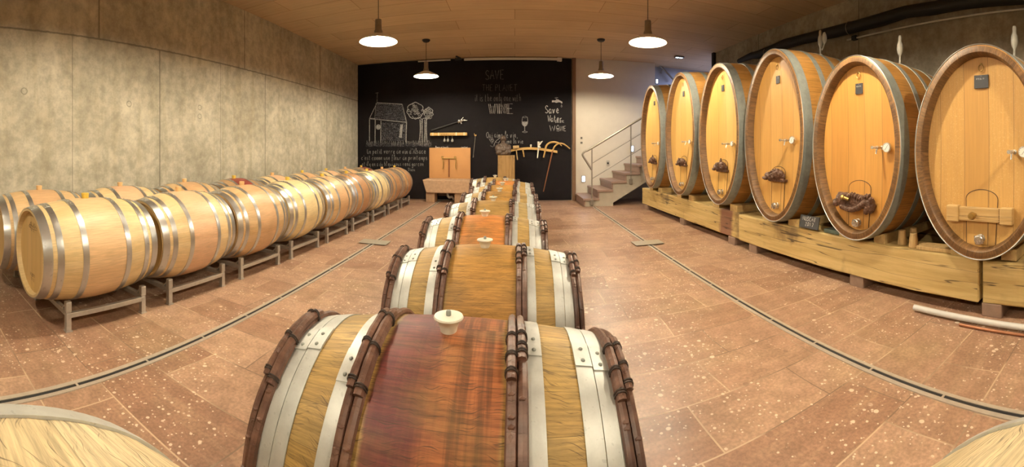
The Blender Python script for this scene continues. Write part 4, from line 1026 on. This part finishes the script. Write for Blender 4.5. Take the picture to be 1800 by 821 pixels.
for x in (-.42, .29):
    bm = BM(); box(bm, (x, .02, .12), (.22, .36, .24), bevel=.012); obj('leg', bm, M['sinkstone'], t, False)
bm = BM(); box(bm, (-.05, .26, .17), (.5, .06, .10)); obj('back_block', bm, M['stone'], t, False)
bm = BM(); tube(bm, catmull([(-.02, .0, .26), (-.01, 0, .16), (.03, .0, .11), (.09, .02, .12), (.14, .05, .06), (.17, .1, .03)], 5), .032, 10); obj('waste_pipe', bm, M['steel'], t)
bm = BM(); tube(bm, [(-.18, .22, 1.07), (.14, .22, 1.07)], .014, 10)
for x in (-.18, .14):
    ball(bm, (x, .21, 1.085), (.03, .03, .035)); tube(bm, [(x, .24, 1.07), (x, .17, 1.07)], .014, 8); tube(bm, [(x-.03, .19, 1.12), (x+.03, .19, 1.12)], .008, 6); tube(bm, [(x, .19, 1.07), (x, .19, 1.12)], .009, 6)
    tube(bm, catmull([(x+.03, .18, 1.06), (x+.025, .16, .98), (x+.02, .17, .86), (x+(.03 if x > 0 else -.0), .18, .80)], 5), .011, 8)
obj('faucet', bm, M['brass'], t)
bm = BM(); tube(bm, [(-.02, .235, 1.06), (-.02, .235, .60)], .018, 8); obj('supply_pipe', bm, M['copper'], t)

# barrel-stave glass rack, hanging glasses, old tools on the board
yw = YB-.03
M['pine'] = boxwood('golden_stave', (.50, .30, .08), (.64, .42, .15), 0, None, .5, .2)
a_, c_ = wp(758, 236.5), wp(822, 236.5)
t = thing('glass_rack', 'golden wooden rail hung on the blackboard above the sink', 'rack', ((a_.x+c_.x)/2, yw-.06, a_.y))
bm = BM(); Lr = c_.x-a_.x; box(bm, (0, 0, 0), (Lr, .11, .075), bevel=.01); obj('rail_board', bm, M['pine'], t, False)
M['band'] = galv('rack_band', (.7, .6, .4), .6, .4)
for x in (-.40, -.25, .20, .40):
    bm = BM(); box(bm, (x, -.003, .001), (.028, .112, .078)); obj('metal_band', bm, M['band'], t, False)
bm = BM()
for i in range(8): box(bm, (-.18+i*.045, -.056, -.006), (.012, .003, .035))
obj('carved_letters', bm, M['burn'], t, False)
for k, u in enumerate((782.5, 788.5, 796)):
    p = wp(u, 243); bm = BM()
    lathe(bm, [(.028, .055), (.028, .05), (.004, .045), (.004, -.01), (.02, -.03), (.032, -.06), (.030, -.085), (.022, -.10), (.020, -.098), (.027, -.082), (.028, -.06), (.016, -.033), (.002, -.018)], 18, cap=False)
    tag(obj('wine_glass', bm, M['glass'], None, True, (p.x, yw-.06, a_.y-.094)), ['left', 'middle', 'right'][k]+' of three small glasses hanging upside down under the golden rail', 'glass', 'glasses hanging from the golden rail')
p, r = wp(759.5, 229.5), wp(808, 214)
bm = BM(); tube(bm, [(p.x, yw-.03, p.y), ((p.x+r.x)/2, yw-.03, (p.y+r.y)/2), (r.x, yw-.03, r.y)], [.020, .018, .014], 8)
t = tag(obj('cellar_pump', bm, M['black']), 'long dark hand pump with a shiny head, slanting above the golden rail', 'tool')
bm = BM(); e = wp(818, 210.5); tube(bm, [(r.x-.03, yw-.03, r.y-.01), (r.x+.02, yw-.03, r.y+.0), (e.x, yw-.03, e.y)], [.04, .035, .012], 10); ball(bm, (r.x, yw-.05, r.y+.01), (.045, .04, .05))
e2 = wp(815, 206.5); tube(bm, [(r.x+.03, yw-.03, r.y+.02), (e2.x, yw-.03, e2.y)], .009, 6); e3 = wp(822, 212); tube(bm, [(r.x+.08, yw-.03, r.y+.02), (e3.x, yw-.03, e3.y)], .012, 6); e4 = wp(812, 218); tube(bm, [(r.x+.02, yw-.03, r.y-.01), (e4.x, yw-.03, e4.y)], .012, 6)
obj('pump_head', bm, M['stainless'], t)
p, r = wp(836, 238), wp(832, 277)
bm = BM(); tube(bm, [(p.x, yw-.01, p.y), (r.x, yw-.01, r.y)], .007, 6); tube(bm, [(r.x, yw-.01, r.y), (r.x+.01, yw-.01, r.y+.05)], .012, 6)
t = tag(obj('wine_thief', bm, M['rail']), 'thin metal rod hanging between the sink and the sculpture', 'tool')
bm = BM(); box(bm, (p.x, yw-.01, p.y), (.05, .02, .035)); tube(bm, [(p.x-.03, yw-.02, p.y+.05), (p.x-.02, yw-.02, p.y)], .006, 6); obj('handle', bm, M['pine'], t)

# pedestal and dark root sculpture
M['pedestal'] = boxwood('pedestal_wood', (.30, .17, .05), (.42, .26, .10), 2, (.16, .09, .035), .6, .6)
yp = 9.35
p, r = wp(875, 273, yp-.2), wp(905, 273, yp-.2)
bm = BM(); box(bm, (0, 0, p.y/2), (r.x-p.x, .40, p.y), bevel=.006); tag(obj('pedestal', bm, M['pedestal'], None, False, ((p.x+r.x)/2, yp, 0)), 'rough wooden pedestal behind the middle row of barrels', 'pedestal')
pc = wp(884.5, 272, yp-.1); k = .155/.155
bm = BM()
for c, s in (((0, 0, .10), (.17, .13, .10)), ((-.06, -.02, .15), (.11, .11, .10)), ((.07, -.02, .15), (.12, .11, .11)), ((0, 0, .22), (.155, .10, .075)), ((.0, -.02, .40), (.075, .07, .075)), ((.0, -.02, .33), (.05, .05, .08)), ((-.10, -.08, .07), (.08, .07, .06)), ((.11, -.08, .07), (.08, .07, .06)),
             ((-.15, -.05, .17), (.045, .05, .09)), ((.15, -.05, .17), (.045, .05, .09)), ((.0, -.09, .12), (.09, .05, .05)), ((0, 0, .03), (.18, .14, .04))): ball(bm, c, s)
o = tag(obj('sculpture', bm, plain('dark_root_wood', (.095, .064, .045), .45, 0, .5, 20, .4), None, True, (pc.x, yp-.02, p.y)), 'dark crouching root-like sculpture sitting on the wooden pedestal', 'sculpture')
md = o.modifiers.new('m', 'REMESH'); md.mode = 'VOXEL'; md.voxel_size = .010; md.use_smooth_shade = True
md = o.modifiers.new('d', 'DISPLACE'); tx = bpy.data.textures.new('root', 'CLOUDS'); tx.noise_scale = .05; md.texture = tx; md.strength = .02

# stave rail with hanging tools
t = thing('tool_rail', 'curved barrel stave fixed to the blackboard as a rail, right of the sculpture', 'rail', (0, yw-.04, 0))
pts = [wp(u, v) for u, v in ((897, 265), (910, 262.3), (930, 261), (950, 262.3), (965, 264.5), (979, 267))]; P2 = catmull([(p.x, p.y) for p in pts], 5)
bm = BM(); rings = []
for q_ in P2: rings.append([bm.verts.new((q_.x, dy, q_.y+dz)) for dy, dz in ((-.03, -.03), (.025, -.03), (.025, .03), (-.03, .03))])
for A, B in zip(rings, rings[1:]):
    for i in range(4): bm.faces.new((A[i], A[(i+1) % 4], B[(i+1) % 4], B[i]))
bm.faces.new(rings[0]); bm.faces.new(rings[-1][::-1]); obj('stave', bm, M['pine'], t, False)
def hang(name, lab, cat, fn, mat, group=None):
    bm = BM(); fn(bm); return tag(obj(name, bm, mat), lab, cat, group)
def W3(u, v, d=.06): p = wp(u, v); return Vector((p.x, YB-d, p.y))
def mallet(bm): box(bm, W3(907, 258.6, .10), (.15, .09, .075), Euler((0, -.05, 0)), .01); tube(bm, [W3(907, 259, .10), W3(909.5, 281, .10)], .014, 8)
hang('wooden_mallet', 'wooden mallet with a blocky head hooked at the left end of the stave rail', 'mallet', mallet, M['bungwood'])
def peg(bm): tube(bm, [W3(919, 264, .08), W3(921, 275.8, .08)], [.020, .016], 8)
hang('short_stave_hook', 'short golden wooden handle hanging under the stave rail', 'handle', peg, M['pine'])
def wpeg(bm): tube(bm, [W3(933, 255, .06), W3(933, 261, .06)], .018, 8); ball(bm, W3(933, 255.5, .06), .024)
hang('white_stopper', 'small white stopper standing on the middle of the stave rail', 'stopper', wpeg, M['silicone'])
def opener(bm):
    tube(bm, [W3(946.3, 249, .09), W3(946, 260, .09), W3(944.3, 278, .09)], [.03, .022, .012], 8); tube(bm, [W3(947, 257, .09), W3(951, 250, .09), W3(953.5, 248.3, .09)], [.012, .02, .01], 8); ball(bm, W3(947.5, 259, .10), (.04, .03, .03))
hang('bottle_opener', 'white metal lever tool hanging over the stave rail', 'tool', opener, M['silicone'])
def sickle(bm): tube(bm, catmull([W3(955, 277, .10), W3(957, 268, .10), W3(959.5, 257, .11), W3(965, 251.5, .12), (W3(973, 250, .12)), W3(981, 252, .11), W3(986.5, 256.5, .10)], 5), [.020]*6+[.024]*20+[.012]*5, 8)
hang('curved_cane', 'short pale curved wooden hook on the stave rail, nearer the centre', 'cane', sickle, M['pine'])
def cane(bm):
    tube(bm, catmull([W3(970.5, 266, .10), W3(974, 258, .11), W3(980, 253, .12), W3(987, 252.5, .12), W3(994, 256, .11), W3(1001, 261.5, .09)], 5), [.019]*20+[.016]*6, 8)
c = hang('walking_cane', 'long reddish cane with a pale curved handle hooked on the stave rail', 'cane', cane, M['pine'])
bm = BM(); tube(bm, [W3(970.5, 266, .10), W3(963, 300, .07), W3(955, 336.5, .05)], [.018, .015, .012], 8); obj('cane_shaft', bm, M['copper'], c)

# ------------------------------------------------------------------ staircase
M['tread'] = plain('reddish_stone_tread', (.30, .20, .16), .5, 0, .15, 12)
M['stringer'] = plain('pale_concrete_stringer', (.46, .42, .34), .85, 0, .2, 6)
t = thing('staircase', 'stone-treaded concrete staircase rising to the right along the pale wall', 'staircase', (1.55, 8.62, 0))
RUN, RISE, YW = .323, .188, YB-8.62-.02
prof = [(0, 0)]
n = 12
for i in range(n): prof += [(i*RUN+.02, (i+1)*RISE-.05), ((i+1)*RUN+.02, (i+1)*RISE-.05)]
xe = n*RUN+.02; bm = BM()
for i in range(n):
    xa, xb = i*RUN+.02, (i+1)*RUN+.02; zu = lambda x: max(0, (x-.68)*.575+.07) if x > .68 else 0
    cuts = [xa, .68, xb] if xa < .68 < xb else [xa, xb]
    for ca, cb in zip(cuts, cuts[1:]):
        lo = [(ca, zu(ca+1e-6) if ca >= .68 else 0), (cb, zu(cb) if ca >= .68 else 0)]
        prism(bm, [lo[0], lo[1], (cb, (i+1)*RISE-.05), (ca, (i+1)*RISE-.05)], .03, YW, 'y')
obj('stringer', bm, M['stringer'], t, False)
for i in range(n):
    bm = BM(); x0 = i*RUN; box(bm, (x0+RUN/2+.0, YW/2-.005, (i+1)*RISE-.025), (RUN+.05, YW+.02, .05), bevel=.005)
    obj('tread', bm, M['tread'], t, False)
    bm = BM(); box(bm, (x0+.012, YW/2, (i+.5)*RISE-.02), (.026, YW-.01, RISE-.05)); obj('riser', bm, M['tread'], t, False)
bm = BM(); box(bm, (xe+.8, YW/2, n*RISE-.08), (1.6, YW, .16)); obj('landing', bm, M['tread'], t, False)
# railing
t = thing('stair_railing', 'brown steel railing with round handrail along the open side of the stairs', 'railing', (1.55, 8.60, 0))
def sp(u, v, y=8.60): p = wp(u, v, y); return Vector((p.x-1.55, 0, p.y))
A0 = sp(1023.5, 270.5); A1 = sp(1107, 220); dr_ = (A1-A0)
bm = BM(); tube(bm, catmull([sp(1040, 298), sp(1031, 284), sp(1024.3, 273), sp(1026, 268.3), sp(1030, 265.5), A0+dr_*.2, A1, A0+dr_*1.6, A0+dr_*2.3], 5), .023, 12); obj('handrail', bm, M['rail'], t)
for u, vt, vb in ((1040.5, 262, 360), (1109, 219, 323)):
    bm = BM(); a, b = sp(u, vt), sp(u, vb); box(bm, ((a.x+b.x)/2, .0, (a.z+b.z)/2), (.028, .012, abs(a.z-b.z))); box(bm, (b.x, .01, b.z+.05), (.08, .03, .12), bevel=.004); obj('post', bm, M['rail'], t, False)
bm = BM(); a = sp(1109, 219); d = A1-A0; xx = a.x+.95; zz = a.z+.95*d.z/d.x; box(bm, (xx, 0, zz-.5), (.028, .012, 1.0)); obj('post', bm, M['rail'], t, False)
for (u0, v0), (u1, v1) in (((1041, 287), (1124, 236.6)), ((1041, 314), (1124, 263))):
    a, b = sp(u0, v0), sp(u1, v1); bm = BM(); tube(bm, [a, a+(b-a)*2.0], .009, 8); obj('rail_bar', bm, M['rail'], t)
# diagonal handrail up in the stairwell
bm = BM(); yh = 10.12
pts = [wp(1155, 113, yh), wp(1162, 117, yh), wp(1184, 140, yh)]
tube(bm, [(p.x, yh, p.y) for p in pts], .03, 8); p = wp(1165, 122, yh); tube(bm, [(p.x, yh, p.y), (p.x-.02, yh+.1, p.y-.08), (p.x+.05, yh+.16, p.y-.08)], .02, 6)
tag(obj('handrail', bm, M['rail']), 'dark sloping handrail high in the bluish stairwell', 'handrail')
# wall fittings
M['led'] = emit('cool_led', (.62, .80, 1.0), 1.6)
def wall_light(u, v, y, lab, s=(.09, .15)):
    p = wp(u, v, y); t = thing('step_light', lab, 'light', (p.x, y, p.y), 0, 'cool white wall lights of the stairs')
    bm = BM(); hw, hh = s[0]/2, s[1]/2
    for a in ((-hw, 0, .012, s[1]), (hw, 0, .012, s[1])): box(bm, (a[0], -.01, 0), (.014, .02, s[1]+.014))
    for a in (-hh, hh): box(bm, (0, -.01, a), (s[0], .02, .014))
    obj('frame', bm, M['rail'], t, False)
    bm = BM(); box(bm, (0, -.006, 0), (s[0]-.014, .008, s[1]-.014)); obj('lens', bm, M['led'], t, False)
wall_light(1025.5, 314.5, YB, 'glowing square light low on the pale wall beside the first step')
wall_light(1111, 261.5, YB, 'glowing wall light higher up, seen through the railing')
wall_light(1154.5, 143, YB+.4, 'tiny glowing light in the bluish stairwell', (.07, .12))
for u, v, s, lab in ((1022, 242.5, .055, 'upper small grey switch plate on the pale wall'), (1022, 251, .055, 'lower small double switch plate on the pale wall'), (1068.5, 287, .085, 'grey socket plate on the pale wall behind the railing')):
    p = wp(u, v); t = thing('switch_plate', lab, 'switch', (p.x, YB, p.y)); bm = BM(); box(bm, (0, -.006, 0), (s, .012, s*(1.0 if s < .06 else 1.7)), bevel=.002); obj('plate', bm, M['rail'] if s < .06 else M['steel'], t, False)
    bm = BM()
    for q_ in ((-.25, .25) if 'double' in lab else (0,)): box(bm, (q_*s, -.013, 0), (s*(.3 if 'double' in lab else .55), .004, s*.55))
    obj('rocker', bm, M['black'], t, False)
# cool ceiling fitting of the stairwell
p = Vector((3.97, 8.85)); t = thing('ceiling_light', 'small cool ceiling light at the foot of the stairwell', 'light', (p.x, p.y, ZC))
bm = BM(); box(bm, (0, 0, -.02), (.24, .10, .04), bevel=.006); obj('housing', bm, M['rail'], t, False)
bm = BM(); box(bm, (-.05, 0, -.043), (.07, .06, .006)); box(bm, (.05, 0, -.043), (.07, .06, .006)); obj('diffuser', bm, emit('cool_ceiling_led', (.55, .80, 1.0), 1.2), t, False)
L = bpy.data.lights.new('stairwell_daylight', 'AREA'); L.energy = 20; L.color = (.45, .58, 1.0); L.size = 1.2; L.shape = 'RECTANGLE'; L.size_y = 1.0
lo = bpy.data.objects.new('stairwell_daylight', L); lo.location = (5.6, 9.2, ZC-.05); C.objects.link(lo)
